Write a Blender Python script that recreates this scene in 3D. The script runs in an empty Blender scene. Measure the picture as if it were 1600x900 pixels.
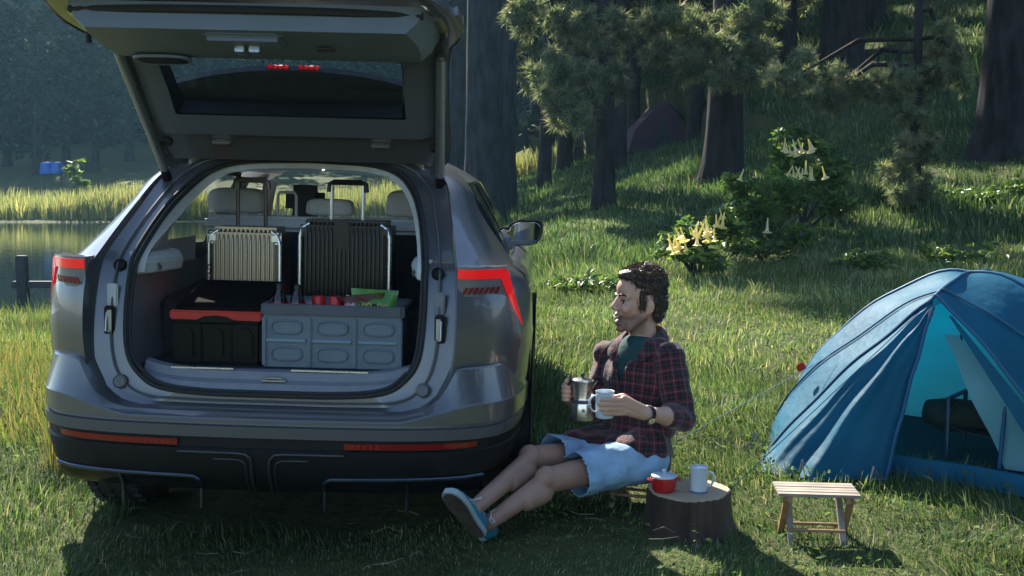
import bpy, bmesh, math, random
import numpy as np
from mathutils import Vector, Matrix, Euler
R = math.radians
sc = bpy.context.scene
COL = sc.collection
rng = np.random.default_rng(7)
random.seed(7)

# ------------------------------------------------------------------ camera, sky, sun, exposure
PITCH, CAMH, FPX = .0962, 1.3976, 1701.78
cd = bpy.data.cameras.new('camera'); cam = bpy.data.objects.new('camera', cd); COL.objects.link(cam)
cd.sensor_width = 36; cd.lens = FPX/1600*36; cd.clip_start = .05; cd.clip_end = 2000
cam.location = (0, 0, CAMH); cam.rotation_euler = (math.pi/2-PITCH, 0, 0)
sc.camera = cam
SUN_AZ, SUN_EL = 22, 39          # degrees left of straight ahead, degrees up
w = bpy.data.worlds.new('World'); sc.world = w; w.use_nodes = True
nt = w.node_tree; bgn = nt.nodes['Background']
sky = nt.nodes.new('ShaderNodeTexSky'); sky.sky_type = 'NISHITA'; sky.sun_disc = False
sky.sun_elevation = R(SUN_EL); sky.sun_rotation = R(-SUN_AZ)
sky.air_density = 1.0; sky.dust_density = .6; sky.ozone_density = 2.5
nt.links.new(sky.outputs[0], bgn.inputs[0]); bgn.inputs[1].default_value = .095
sd = bpy.data.lights.new('sun', 'SUN'); sun = bpy.data.objects.new('sun', sd); COL.objects.link(sun)
sd.energy = 5.0; sd.angle = R(.6); sd.color = (1, .93, .80)
sdir = Vector((-math.sin(R(SUN_AZ))*math.cos(R(SUN_EL)), math.cos(R(SUN_AZ))*math.cos(R(SUN_EL)), math.sin(R(SUN_EL))))
sun.rotation_euler = sdir.to_track_quat('Z', 'Y').to_euler(); sun.location = sdir*60
sc.view_settings.view_transform = 'Standard'; sc.view_settings.look = 'None'
sc.view_settings.gamma = 1; sc.view_settings.use_curve_mapping = False
sc.view_settings.exposure = 1.72
sc.cycles.use_denoising = True
sc.cycles.max_bounces = 7; sc.cycles.transparent_max_bounces = 12; sc.cycles.volume_bounces = 0
sc.cycles.caustics_reflective = False; sc.cycles.caustics_refractive = False
sc.cycles.sample_clamp_indirect = 4

# ------------------------------------------------------------------ helpers
def at(px, py, Y):
    "point of the place at distance Y seen at that spot of the 1600x900 photograph"
    a = (px-800)/FPX; b = (450-py)/FPX
    d = Vector((a, math.cos(PITCH)+b*math.sin(PITCH), -math.sin(PITCH)+b*math.cos(PITCH)))
    return Vector((0, 0, CAMH))+d*(Y/d.y)
def crom(pts, n):
    P = np.array(pts, float); m = len(P)
    Q = np.vstack([2*P[0]-P[1], P, 2*P[-1]-P[-2]])
    t = np.linspace(0, m-1, n); i = np.clip(t.astype(int), 0, m-2); u = (t-i)[:, None]
    p0, p1, p2, p3 = Q[i], Q[i+1], Q[i+2], Q[i+3]
    return .5*(2*p1+(p2-p0)*u+(2*p0-5*p1+4*p2-p3)*u*u+(3*p1-p0-3*p2+p3)*u**3)
def sstep(a, b, x):
    t = np.clip((np.asarray(x, float)-a)/(b-a), 0, 1); return t*t*(3-2*t)

class MB:
    def __init__(s): s.v = []; s.f = []; s.m = []; s.c = None
    def add(s, vs, fs, mi=0):
        o = len(s.v); s.v += [tuple(float(q) for q in p) for p in vs]
        s.f += [tuple(i+o for i in f) for f in fs]; s.m += [mi]*len(fs); return s
    def box(s, c, d, rot=None, mi=0, taper=1):
        c = Vector(c); vs = []
        for z in (-.5, .5):
            k = taper if z > 0 else 1
            for x, y in ((-.5, -.5), (.5, -.5), (.5, .5), (-.5, .5)):
                p = Vector((x*d[0]*k, y*d[1]*k, z*d[2]))
                if rot is not None: p.rotate(rot)
                vs.append(c+p)
        return s.add(vs, [(3, 2, 1, 0), (4, 5, 6, 7), (0, 1, 5, 4), (1, 2, 6, 5), (2, 3, 7, 6), (3, 0, 4, 7)], mi)
    def bar(s, a, b, wx, wz, up=(0, 0, 1), mi=0):
        a = Vector(a); b = Vector(b); t = (b-a).normalized(); u = Vector(up); sd_ = t.cross(u)
        if sd_.length < 1e-4: sd_ = t.cross(Vector((1, 0, 0)))
        sd_.normalize(); u = sd_.cross(t); vs = []
        for p in (a, b):
            for i, j in ((-1, -1), (1, -1), (1, 1), (-1, 1)): vs.append(p+sd_*(i*wx/2)+u*(j*wz/2))
        return s.add(vs, [(3, 2, 1, 0), (4, 5, 6, 7), (0, 1, 5, 4), (1, 2, 6, 5), (2, 3, 7, 6), (3, 0, 4, 7)], mi)
    def loft(s, rings, closed=True, caps=True, mi=0):
        n = len(rings[0]); vs = [p for r in rings for p in r]; fs = []
        for i in range(len(rings)-1):
            for j in range(n if closed else n-1):
                k = (j+1) % n; fs.append((i*n+j, i*n+k, (i+1)*n+k, (i+1)*n+j))
        if caps and closed: fs.append(tuple(range(n))[::-1]); fs.append(tuple((len(rings)-1)*n+j for j in range(n)))
        return s.add(vs, fs, mi)
    def tube(s, pts, r, n=8, caps=True, mi=0, flat=1.0, up=None):
        pts = [Vector(p) for p in pts]; rr = [r]*len(pts) if not hasattr(r, '__len__') else list(r)
        t0 = (pts[1]-pts[0]).normalized(); a = Vector(up) if up else (Vector((0, 0, 1)) if abs(t0.z) < .9 else Vector((1, 0, 0)))
        rings = []; nrm = (a-t0*a.dot(t0)).normalized()
        for i, p in enumerate(pts):
            t = (pts[min(i+1, len(pts)-1)]-pts[max(i-1, 0)]).normalized()
            nrm = (nrm-t*nrm.dot(t)).normalized(); b = t.cross(nrm)
            rings.append([p+nrm*(math.cos(2*math.pi*k/n)*rr[i])+b*(math.sin(2*math.pi*k/n)*rr[i]*flat) for k in range(n)])
        return s.loft(rings, True, caps, mi)
    def lathe(s, prof, n=24, M=None, mi=0, caps=False):
        rings = []
        for r, z in prof:
            ring = []
            for k in range(n):
                p = Vector((r*math.cos(2*math.pi*k/n), r*math.sin(2*math.pi*k/n), z))
                ring.append(M @ p if M is not None else p)
            rings.append(ring)
        return s.loft(rings, True, caps, mi)
    def grid(s, G, skip=None, mi=0):
        nu = len(G); nv = len(G[0]); vs = [p for r in G for p in r]; fs = []
        for i in range(nu-1):
            for j in range(nv-1):
                if skip and skip(i, j): continue
                fs.append((i*nv+j, i*nv+j+1, (i+1)*nv+j+1, (i+1)*nv+j))
        return s.add(vs, fs, mi)
    def build(s, name, mat, parent=None, smooth=35, bevel=0, seg=2, solid=0, sub=0):
        me = bpy.data.meshes.new(name); me.from_pydata(s.v, [], s.f)
        for m in (mat if isinstance(mat, (list, tuple)) else [mat]): me.materials.append(m)
        if any(s.m): me.polygons.foreach_set('material_index', s.m)
        bm = bmesh.new(); bm.from_mesh(me)
        if solid:
            bmesh.ops.recalc_face_normals(bm, faces=bm.faces[:])
            bmesh.ops.solidify(bm, geom=bm.faces[:], thickness=solid)
        bmesh.ops.recalc_face_normals(bm, faces=bm.faces[:])
        if bevel:
            es = [e for e in bm.edges if len(e.link_faces) == 2 and e.calc_face_angle(0) > R(28)]
            bmesh.ops.bevel(bm, geom=es, offset=bevel, segments=seg, affect='EDGES', clamp_overlap=True)
        bm.to_mesh(me); bm.free()
        finish(me, smooth)
        o = bpy.data.objects.new(name, me); COL.objects.link(o)
        if parent: o.parent = parent
        if sub:
            md = o.modifiers.new('sub', 'SUBSURF'); md.levels = sub; md.render_levels = sub
        return o
def finish(me, smooth=35):
    if smooth:
        me.polygons.foreach_set('use_smooth', [True]*len(me.polygons)); me.set_sharp_from_angle(angle=R(smooth))
def tri_mesh(name, V, T, mat, parent=None, C=None, smooth=False):
    V = np.asarray(V, np.float32); T = np.asarray(T, np.int32); me = bpy.data.meshes.new(name)
    me.vertices.add(len(V)); me.vertices.foreach_set('co', V.ravel())
    me.loops.add(T.size); me.loops.foreach_set('vertex_index', T.ravel())
    me.polygons.add(len(T)); me.polygons.foreach_set('loop_start', np.arange(0, T.size, 3, dtype=np.int32))
    me.update(calc_edges=True)
    if C is not None:
        a = me.color_attributes.new('col', 'FLOAT_COLOR', 'POINT')
        c4 = np.ones((len(V), 4), np.float32); c4[:, :3] = C; a.data.foreach_set('color', c4.ravel())
    if smooth: me.polygons.foreach_set('use_smooth', [True]*len(T))
    me.materials.append(mat)
    o = bpy.data.objects.new(name, me); COL.objects.link(o)
    if parent: o.parent = parent
    return o
def thing(name, label, cat, loc=(0, 0, 0), rot=(0, 0, 0), group=None, scale=1):
    o = bpy.data.objects.new(name, None); COL.objects.link(o); o.empty_display_size = .1
    o.location = loc; o.rotation_euler = rot; o.scale = (scale,)*3
    return tag(o, label, cat, group)
def tag(o, label=None, cat=None, group=None, kind=None):
    if label: o['label'] = label
    if cat: o['category'] = cat
    if group: o['group'] = group
    if kind: o['kind'] = kind
    return o
def dup(root, loc, rot, label, scale=None):
    r = root.copy(); COL.objects.link(r); r.location = loc; r.rotation_euler = rot; r['label'] = label
    if scale: r.scale = scale
    for ch in list(root.children):
        c = ch.copy(); COL.objects.link(c); c.parent = r
        for g in list(ch.children):
            d = g.copy(); COL.objects.link(d); d.parent = c
    return r

# ------------------------------------------------------------------ materials
MATS = {}
def mat(name, col, rough=.5, metal=0, vary=0, vscale=8, bump=0, bscale=60, coat=0, spec=.5, emit=None, estr=0, sheen=0, col2=None, stretch=None, coords='Object', detail=4, trans=0, rvary=0):
    m = bpy.data.materials.new(name); m.use_nodes = True; n = m.node_tree.nodes; l = m.node_tree.links
    p = n['Principled BSDF']; p.inputs['Base Color'].default_value = (*col, 1)
    p.inputs['Roughness'].default_value = rough; p.inputs['Metallic'].default_value = metal
    p.inputs['Coat Weight'].default_value = coat; p.inputs['Coat Roughness'].default_value = .06
    p.inputs['Specular IOR Level'].default_value = spec; p.inputs['Sheen Weight'].default_value = sheen
    if emit: p.inputs['Emission Color'].default_value = (*emit, 1); p.inputs['Emission Strength'].default_value = estr
    if vary or bump or col2 or rvary:
        tc = n.new('ShaderNodeTexCoord'); mp = n.new('ShaderNodeMapping'); l.new(tc.outputs[coords], mp.inputs[0])
        if stretch: mp.inputs['Scale'].default_value = stretch
    if vary or col2 or rvary:
        nz = n.new('ShaderNodeTexNoise'); nz.inputs['Scale'].default_value = vscale; nz.inputs['Detail'].default_value = detail
        l.new(mp.outputs[0], nz.inputs['Vector'])
        cr = n.new('ShaderNodeValToRGB'); l.new(nz.outputs['Fac'], cr.inputs[0])
        lo = col2 if col2 else tuple(c*(1-vary) for c in col); hi = col if col2 else tuple(min(1, c*(1+vary)) for c in col)
        cr.color_ramp.elements[0].position = .36; cr.color_ramp.elements[1].position = .64
        cr.color_ramp.elements[0].color = (*lo, 1); cr.color_ramp.elements[1].color = (*hi, 1)
        if vary or col2: l.new(cr.outputs[0], p.inputs['Base Color'])
        if rvary:
            mr = n.new('ShaderNodeMapRange'); mr.inputs[1].default_value = .3; mr.inputs[2].default_value = .7
            mr.inputs[3].default_value = max(.02, rough-rvary); mr.inputs[4].default_value = rough+rvary
            l.new(nz.outputs['Fac'], mr.inputs[0]); l.new(mr.outputs[0], p.inputs['Roughness'])
    if bump:
        nb = n.new('ShaderNodeTexNoise'); nb.inputs['Scale'].default_value = bscale; nb.inputs['Detail'].default_value = 5
        l.new(mp.outputs[0], nb.inputs['Vector']); b = n.new('ShaderNodeBump'); b.inputs['Strength'].default_value = bump
        b.inputs['Distance'].default_value = .01
        l.new(nb.outputs['Fac'], b.inputs['Height']); l.new(b.outputs[0], p.inputs['Normal'])
    if trans:
        t = n.new('ShaderNodeBsdfTranslucent'); t.inputs[0].default_value = (*col, 1); mx = n.new('ShaderNodeMixShader'); mx.inputs[0].default_value = trans
        if vary or col2: l.new(cr.outputs[0], t.inputs[0])
        l.new(p.outputs[0], mx.inputs[1]); l.new(t.outputs[0], mx.inputs[2]); l.new(mx.outputs[0], n['Material Output'].inputs[0])
    MATS[name] = m; return m
def glass(name, tint, gloss=1.0):
    m = bpy.data.materials.new(name); m.use_nodes = True; n = m.node_tree.nodes; l = m.node_tree.links
    n.remove(n['Principled BSDF']); t = n.new('ShaderNodeBsdfTransparent'); t.inputs[0].default_value = (*tint, 1)
    g = n.new('ShaderNodeBsdfGlossy'); g.inputs['Roughness'].default_value = .02; g.inputs[0].default_value = (gloss,)*3+(1,)
    f = n.new('ShaderNodeFresnel'); gm = n.new('ShaderNodeNewGeometry'); ior = n.new('ShaderNodeMapRange'); ior.inputs[3].default_value = 1.45; ior.inputs[4].default_value = 1/1.45; l.new(gm.outputs['Backfacing'], ior.inputs[0]); l.new(ior.outputs[0], f.inputs[0]); mx = n.new('ShaderNodeMixShader')
    l.new(f.outputs[0], mx.inputs[0]); l.new(t.outputs[0], mx.inputs[1]); l.new(g.outputs[0], mx.inputs[2])
    l.new(mx.outputs[0], n['Material Output'].inputs[0]); return m
def leafmat(name, trans=.45, rough=.5, spec=.35):
    m = bpy.data.materials.new(name); m.use_nodes = True; n = m.node_tree.nodes; l = m.node_tree.links
    p = n['Principled BSDF']; p.inputs['Roughness'].default_value = rough; p.inputs['Specular IOR Level'].default_value = spec
    a = n.new('ShaderNodeVertexColor'); a.layer_name = 'col'; l.new(a.outputs[0], p.inputs['Base Color'])
    t = n.new('ShaderNodeBsdfTranslucent'); mx = n.new('ShaderNodeMixShader'); mx.inputs[0].default_value = trans
    g = n.new('ShaderNodeMix'); g.data_type = 'RGBA'; g.blend_type = 'MULTIPLY'; g.inputs[0].default_value = 1
    g.inputs[7].default_value = (1.1, 1.12, .68, 1); l.new(a.outputs[0], g.inputs[6]); l.new(g.outputs[2], t.inputs[0])
    l.new(p.outputs[0], mx.inputs[1]); l.new(t.outputs[0], mx.inputs[2]); l.new(mx.outputs[0], n['Material Output'].inputs[0]); return m
M = dict(
    paint=mat('graphite_paint', (.125, .128, .134), .34, .5, vary=.06, vscale=900, coat=.7, rvary=.05),
    paint2=mat('grey_lower_strip', (.10, .104, .108), .42, .3),
    blackp=mat('black_plastic', (.008, .008, .009), .55, 0, bump=.15, bscale=500, spec=.25),
    blackg=mat('gloss_black', (.008, .008, .01), .15),
    rubber=mat('rubber', (.018, .018, .018), .75, bump=.2, bscale=200),
    trim=mat('light_grey_trim', (.52, .53, .53), .6, bump=.12, bscale=400, vary=.05, vscale=30),
    trimd=mat('dark_grey_trim', (.055, .058, .064), .65, bump=.2, bscale=350, vary=.12, vscale=20),
    trimm=mat('mid_grey_trim', (.19, .20, .22), .55, bump=.12, bscale=400, vary=.06, vscale=20),
    felt=mat('cargo_felt', (.035, .037, .044), .95, bump=.5, bscale=300, vary=.2, vscale=60),
    leather=mat('pale_leather', (.50, .49, .47), .5, bump=.2, bscale=90, vary=.06, vscale=10),
    leatherd=mat('dark_leather', (.012, .012, .013), .5, bump=.2, bscale=90),
    steel=mat('strut_steel', (.34, .345, .35), .34, .8, rvary=.08, vscale=30),
    chrome=mat('smoked_chrome', (.10, .12, .16), .22, .9),
    silver=mat('aluminium', (.62, .63, .64), .28, .95, rvary=.1, vscale=20),
    redlens=mat('red_lens', (.50, .006, .008), .16, coat=.5, emit=(1, .01, .015), estr=.13),
    reflector=mat('red_reflector', (.20, .003, .005), .2, coat=.4),
    clearlens=mat('smoke_lens', (.16, .165, .18), .12, coat=.6),
    glass=glass('window_glass', (.80, .84, .83)), glassd=glass('tinted_glass', (.62, .68, .68)),
)
# ------------------------------------------------------------------ ground
WATER = -.45
def wob(x, y): return .5*np.sin(x*.9+1.3*np.sin(y*.31))+.5*np.sin(y*.73+.6*x)
def shore(x, y):   # > 0 inside the lake (metres from the bank, roughly)
    n1 = .5*np.sin(x*.8)+.35*np.sin(x*2.1+1)
    return np.minimum(np.minimum(y-(14.2+n1-.10*(x+8)), 52.5+.6*np.sin(x*.35)+.3*np.sin(x*1.3)-y), -(x+.6)-.085*(y-14))
def tz(x, y):
    x = np.asarray(x, float); y = np.asarray(y, float)
    a = .016*np.log1p(np.exp((x+3.4)*1.0))+0*y; a = np.minimum(a, .30)
    t = (y-10.5)/2.0; hill = a*2.0*np.where(t > 20, t, np.log1p(np.exp(np.minimum(t, 20))))
    hill = np.minimum(hill, 9+.02*np.maximum(y, 0))
    left = -.09*sstep(.3, -.9, x)-.24*sstep(-.5, -3, x)*sstep(5, 13, y)
    far = .12*np.maximum(0, y-60)*sstep(4, -6, x); far = np.where(far > 12, 12+.1*(far-12), far)
    n = .018*wob(x*1.7, y*1.7)+.012*np.sin(x*4.1+y*1.7)*np.sin(y*3.3)
    n = n+.12*wob(x*.35+2, y*.35)*sstep(14, 24, y)
    z = hill+left+far+n*np.clip(1-.0*y, 0, 1)
    d = shore(x, y); z = z*sstep(1.2, 0, d)*1+np.where(d > 0, -.38-.12*d, 0)*sstep(0, 1.2, d)
    z = np.where(d > 0, np.maximum(np.minimum(z, -.36-.10*d), -1.6), z)
    z = np.where((d <= 0) & (d > -9), np.minimum(z, WATER+.04+.0*d+.55*np.abs(d)**.8+n), z)
    return z
def spaced(lo, hi, f0, f1, fine, grow):
    mid = list(np.arange(f0, f1+1e-6, fine)); s = fine; a = f1
    while a < hi: s *= grow; a += s; mid.append(min(a, hi))
    s = fine; a = f0
    while a > lo: s *= grow; a -= s; mid.insert(0, max(a, lo))
    return np.array(sorted(set(mid)))
gx = spaced(-420, 420, -11, 12, .16, 1.14); gy = spaced(-120, 520, 1.5, 20, .16, 1.10)
GX, GY = np.meshgrid(gx, gy); GZ = tz(GX, GY)
V = np.stack([GX, GY, GZ], -1).reshape(-1, 3); nx = len(gx); ny = len(gy)
I = (np.arange(ny-1)[:, None]*nx+np.arange(nx-1)[None]).ravel()
T = np.concatenate([np.stack([I, I+1, I+nx+1], -1), np.stack([I, I+nx+1, I+nx], -1)])
def ground_mat():
    m = bpy.data.materials.new('meadow_soil'); m.use_nodes = True; n = m.node_tree.nodes; l = m.node_tree.links; p = n['Principled BSDF']
    tc = n.new('ShaderNodeTexCoord')
    def nz(s, d=6):
        q = n.new('ShaderNodeTexNoise'); q.inputs['Scale'].default_value = s; q.inputs['Detail'].default_value = d; q.inputs['Roughness'].default_value = .65
        l.new(tc.outputs['Object'], q.inputs['Vector']); return q
    a = nz(1.3); b = nz(14); r1 = n.new('ShaderNodeValToRGB'); r2 = n.new('ShaderNodeValToRGB')
    for r, c in ((r1, ((.030, .042, .016), (.085, .105, .034))), (r2, ((.028, .026, .014), (.12, .125, .045)))):
        r.color_ramp.elements[0].position = .33; r.color_ramp.elements[1].position = .68
        for e, cc in zip(r.color_ramp.elements, c): e.color = (*cc, 1)
    l.new(a.outputs[0], r1.inputs[0]); l.new(b.outputs[0], r2.inputs[0])
    mx = n.new('ShaderNodeMix'); mx.data_type = 'RGBA'; mx.inputs[0].default_value = .5
    l.new(r1.outputs[0], mx.inputs[6]); l.new(r2.outputs[0], mx.inputs[7]); l.new(mx.outputs[2], p.inputs['Base Color'])
    p.inputs['Roughness'].default_value = .95; p.inputs['Specular IOR Level'].default_value = .15
    bp = n.new('ShaderNodeBump'); bp.inputs['Strength'].default_value = .8; bp.inputs['Distance'].default_value = .05
    l.new(b.outputs[0], bp.inputs['Height']); l.new(bp.outputs[0], p.inputs['Normal']); return m
tag(tri_mesh('ground', V, T, ground_mat(), smooth=True), kind='structure')
def water_mat():
    m = mat('lake_water', (.012, .022, .020), .035, spec=.5); n = m.node_tree.nodes; l = m.node_tree.links; p = n['Principled BSDF']
    tc = n.new('ShaderNodeTexCoord'); mp = n.new('ShaderNodeMapping'); mp.inputs['Scale'].default_value = (.7, 2.2, 1); l.new(tc.outputs['Object'], mp.inputs[0])
    q = n.new('ShaderNodeTexNoise'); q.inputs['Scale'].default_value = 2.2; q.inputs['Detail'].default_value = 3; l.new(mp.outputs[0], q.inputs['Vector'])
    b = n.new('ShaderNodeBump'); b.inputs['Strength'].default_value = .10; b.inputs['Distance'].default_value = .04
    l.new(q.outputs[0], b.inputs['Height']); l.new(b.outputs[0], p.inputs['Normal']); return m
lx = np.linspace(-120, 0, 41); ly = np.linspace(12, 56, 23); LX, LY = np.meshgrid(lx, ly)
Vw = np.stack([LX, LY, LX*0+WATER], -1).reshape(-1, 3); nx = 41; I = (np.arange(22)[:, None]*nx+np.arange(40)[None]).ravel()
tag(tri_mesh('lake_water', Vw, np.concatenate([np.stack([I, I+1, I+nx+1], -1), np.stack([I, I+nx+1, I+nx], -1)]), water_mat()), kind='structure')

# ------------------------------------------------------------------ grass: countless blades
FLEAF = leafmat('far_leaf', .25, .8, .05); WEED = leafmat('weed_leaf', .45, .75, .12); GRASS = leafmat('grass_blade', .40, .6, .25); LEAF = leafmat('leaf', .5, .35, .5); NEEDLE = leafmat('needle', .5, .5, .3)
def blades(name, x, y, h, wd, lean, col, mat_, zoff=-.005):
    N = len(x); z = tz(x, y)+zoff; az = rng.uniform(0, 2*np.pi, N)
    la = 2.6*np.sin(x*1.9+1.3*np.sin(y*2.3))+2.2*np.sin(y*2.7+x)+rng.normal(0, .75, N)
    ln = np.abs(rng.normal(0, 1, N))*lean+.08; ln = np.minimum(ln, 1.5)
    dx, dy = np.cos(az)*wd/2, np.sin(az)*wd/2; lx_, ly_ = np.cos(la)*h, np.sin(la)*h
    B = np.stack([x, y, z], -1); O = np.stack([dx, dy, 0*dx], -1)
    f1, f2 = np.sin(ln*.5), np.sin(ln); z1, z2 = np.cos(ln*.5), np.cos(ln)
    Mi = B+np.stack([lx_*f1*.5, ly_*f1*.5, h*.5*z1], -1); Ti = Mi+np.stack([lx_*f2*.5, ly_*f2*.5, h*.5*z2], -1)
    Vv = np.stack([B-O, B+O, Mi-O*.8, Mi+O*.8, Ti], 1).reshape(-1, 3); b = (np.arange(N)*5)[:, None]
    Tt = np.concatenate([b+[0, 1, 3], b+[0, 3, 2], b+[2, 3, 4]])
    return tri_mesh(name, Vv, Tt, mat_, C=np.repeat(col, 5, 0))
def blocked(x, y):
    # footprints kept free of blades: car cabin and wheels, tent floor, stump
    cx, cy = (x+.974), (y-4.114); u = cx-.027*cy; v = cy+.027*cx
    car = (np.abs(u) < .78) & (v > .45) & (v < 4.6) | (np.abs(np.abs(u)-.86) < .15) & (np.abs(v-1.0) < .16)
    tx, ty = x-2.0, y-5.1; r = tx*.77-ty*.64; b = tx*.64+ty*.77
    tent = (np.abs(r) < .62) & (b > .10) & (b < 1.25)
    st = (x-.70)**2+(y-4.30)**2 < .155**2
    return car | tent | st
def pick(N, kinds, wts, spread=.25):
    k = rng.choice(len(kinds), N, p=np.array(wts)/sum(wts)); c = np.array(kinds)[k]
    return np.clip(c*rng.uniform(1-spread, 1+spread, (N, 1))*rng.uniform(.93, 1.07, (N, 3)), 0, 1)
GK = [(.036, .078, .028), (.085, .140, .048), (.165, .225, .085), (.36, .34, .20), (.11, .17, .065)]
def field(name, y0, y1, dens, hmin, hmax, wd, lean, marg=1.15, wts=(3, 4, 3, 1.6, 3), label=None, patch=1.0, xlim=(-99, 99), gain=(.96, 1.0, 1.0)):
    A = (y1**2-y0**2)/2*2*(800/FPX)*marg; N = int(A*dens)
    y = np.sqrt(rng.uniform(y0**2, y1**2, N)); x = rng.uniform(-1, 1, N)*(800/FPX)*marg*(y+.3)
    dens_ = .55+.45*wob(x*2.3, y*2.3); ok = (shore(x, y) < -.05) & ~blocked(x, y) & (rng.uniform(0, 1, N) < 1-patch*.45*(1-dens_)) & (x > xlim[0]) & (x < xlim[1])
    x, y = x[ok], y[ok]; N = len(x); tall = .72+.38*wob(x*1.1+3, y*1.1)+.25*np.sin(x*5+y*3)*np.sin(y*4.2-x)
    worn = 1-.55*np.exp(-(((x-.25)/.75)**2+((y-4.2)/.45)**2))-.45*np.exp(-(((x+1.0)/.95)**2+((y-4.0)/.35)**2))
    h = rng.uniform(hmin, hmax, N)*np.clip(tall, .35, 1.3)*rng.uniform(.6, 1.2, N)*worn
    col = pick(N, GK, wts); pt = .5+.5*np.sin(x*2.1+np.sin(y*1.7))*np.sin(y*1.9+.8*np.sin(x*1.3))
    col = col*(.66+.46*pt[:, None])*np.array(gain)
    return tag(blades(name, x, y, h, np.full(N, wd)*rng.uniform(.6, 1.3, N), lean, col, GRASS), label, 'grass', kind='stuff')
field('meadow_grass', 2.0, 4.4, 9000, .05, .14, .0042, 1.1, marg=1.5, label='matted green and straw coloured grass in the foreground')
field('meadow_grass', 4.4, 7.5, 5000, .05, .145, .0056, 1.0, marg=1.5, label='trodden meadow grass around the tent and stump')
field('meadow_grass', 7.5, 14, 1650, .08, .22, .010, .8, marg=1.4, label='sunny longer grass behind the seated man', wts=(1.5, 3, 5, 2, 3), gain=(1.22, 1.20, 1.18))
field('hillside_grass', 14, 26, 420, .12, .30, .022, .6, marg=1.35, label='grass on the lower wooded slope', wts=(5, 5, 2, .7, 4))
field('hillside_grass', 26, 60, 110, .18, .42, .045, .5, label='grass on the upper wooded slope', wts=(5, 5, 2, .7, 4), xlim=(-3, 60))
# tall yellow grass on the near bank, left of the car
N = 5200; y = rng.uniform(6.0, 13.6, N); x = rng.uniform(-.60, -.33, N)*y
ok = (shore(x, y) < -.05) & ~blocked(x, y); x, y = x[ok], y[ok]; N = len(x)
tag(blades('bank_grass', x, y, rng.uniform(.16, .46, N)*(.55+.45*np.clip(wob(x*2, y*2)+.5, 0, 1)), rng.uniform(.006, .011, N), .38, pick(N, [(.20, .19, .06), (.26, .22, .09), (.10, .15, .04)], (3, 2, 3)), GRASS), 'tall yellowish grass on the near lake bank', 'grass', kind='stuff')
c = at(62, 640, 5.2); N = 260; a_ = rng.uniform(0, 6.28, N); q = np.sqrt(rng.uniform(0, 1, N)); x = c.x+.16*q*np.cos(a_); y = c.y+.5+.3*q*np.sin(a_)
tag(blades('dry_grass_clump', x, y, rng.uniform(.30, .62, N), rng.uniform(.005, .009, N), .22, pick(N, [(.34, .26, .09), (.30, .24, .10), (.16, .17, .05)], (3, 2, 2)), GRASS), 'clump of dry golden grass left of the car', 'grass')
# reeds across the water
N = 26000; x = rng.uniform(-50, 3, N); y = 53.0+.6*np.sin(x*.35)+.3*np.sin(x*1.3)+rng.uniform(0, 1, N)**1.4*6.5
ok = (shore(x, y) < .15); x, y = x[ok], y[ok]; N = len(x)
tag(blades('reeds', x, y, rng.uniform(.9, 2.0, N)*(.8+.25*wob(x*.6, y)), rng.uniform(.04, .09, N), .20, pick(N, [(.34, .33, .15), (.44, .40, .20), (.22, .27, .10), (.15, .20, .07)], (4, 3, 3, 2)), GRASS), 'pale sunlit reeds along the far bank', 'reeds', kind='stuff')

# weeds and fallen sticks in the meadow
N = 2600; y = np.sqrt(rng.uniform(2.6**2, 12**2, N)); x = rng.uniform(-.54, .54, N)*y; k = (wob(x*1.3+5, y*1.3) > .15) & ~blocked(x, y) & (shore(x, y) < -.3); x, y = x[k], y[k]; N = len(x)
def weed_patch():
    P = np.repeat(np.stack([x, y, tz(x, y)], -1), 6, 0); P = P+np.stack([rng.normal(0, .035, len(P)), rng.normal(0, .035, len(P)), rng.uniform(.015, .10, len(P))], -1)
    nrm = rng.normal(0, .6, (len(P), 3)); nrm[:, 2] = 1; nrm /= np.linalg.norm(nrm, axis=1)[:, None]; a = np.cross(nrm, rng.normal(0, 1, (len(P), 3))); a /= np.linalg.norm(a, axis=1)[:, None]; b = np.cross(nrm, a); s = rng.uniform(.008, .020, (len(P), 1)); a, b = a*s, b*s*.55
    V = np.stack([P-a, P-b, P+a-nrm*s*.3, P+b], 1).reshape(-1, 3); q = (np.arange(len(P))*4)[:, None]
    return V, np.concatenate([q+[0, 1, 2], q+[0, 2, 3]]), np.repeat(pick(len(P), [(.05, .11, .035), (.09, .16, .05), (.14, .19, .06)], (3, 3, 2)), 4, 0)
V, T, c = weed_patch(); tag(tri_mesh('meadow_weeds', V, T, WEED, None, c), 'small broad-leaved weeds scattered through the meadow grass', 'weeds', kind='stuff')
mb = MB()
for k in range(240):
    y_ = math.sqrt(random.uniform(2.4**2, 7.5**2)); x_ = random.uniform(-.52, .52)*y_; a = random.uniform(0, 6.28); Ls = random.uniform(.03, .13)
    if blocked(np.array([x_]), np.array([y_]))[0]: continue
    z_ = float(tz(x_, y_))+random.uniform(.02, .075); mb.tube([(x_, y_, z_), (x_+Ls*.5*math.cos(a), y_+Ls*.5*math.sin(a), z_+random.uniform(-.005, .02)), (x_+Ls*math.cos(a+.3), y_+Ls*math.sin(a+.3), z_+random.uniform(-.01, .03))], [.0015, .0013, .0006], 4)
tag(mb.build('fallen_straw', mat('dry_straw', (.24, .19, .12), .8, vary=.5, vscale=3), None), 'dry straws and sticks lying on the grass', 'straw', kind='stuff')

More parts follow.
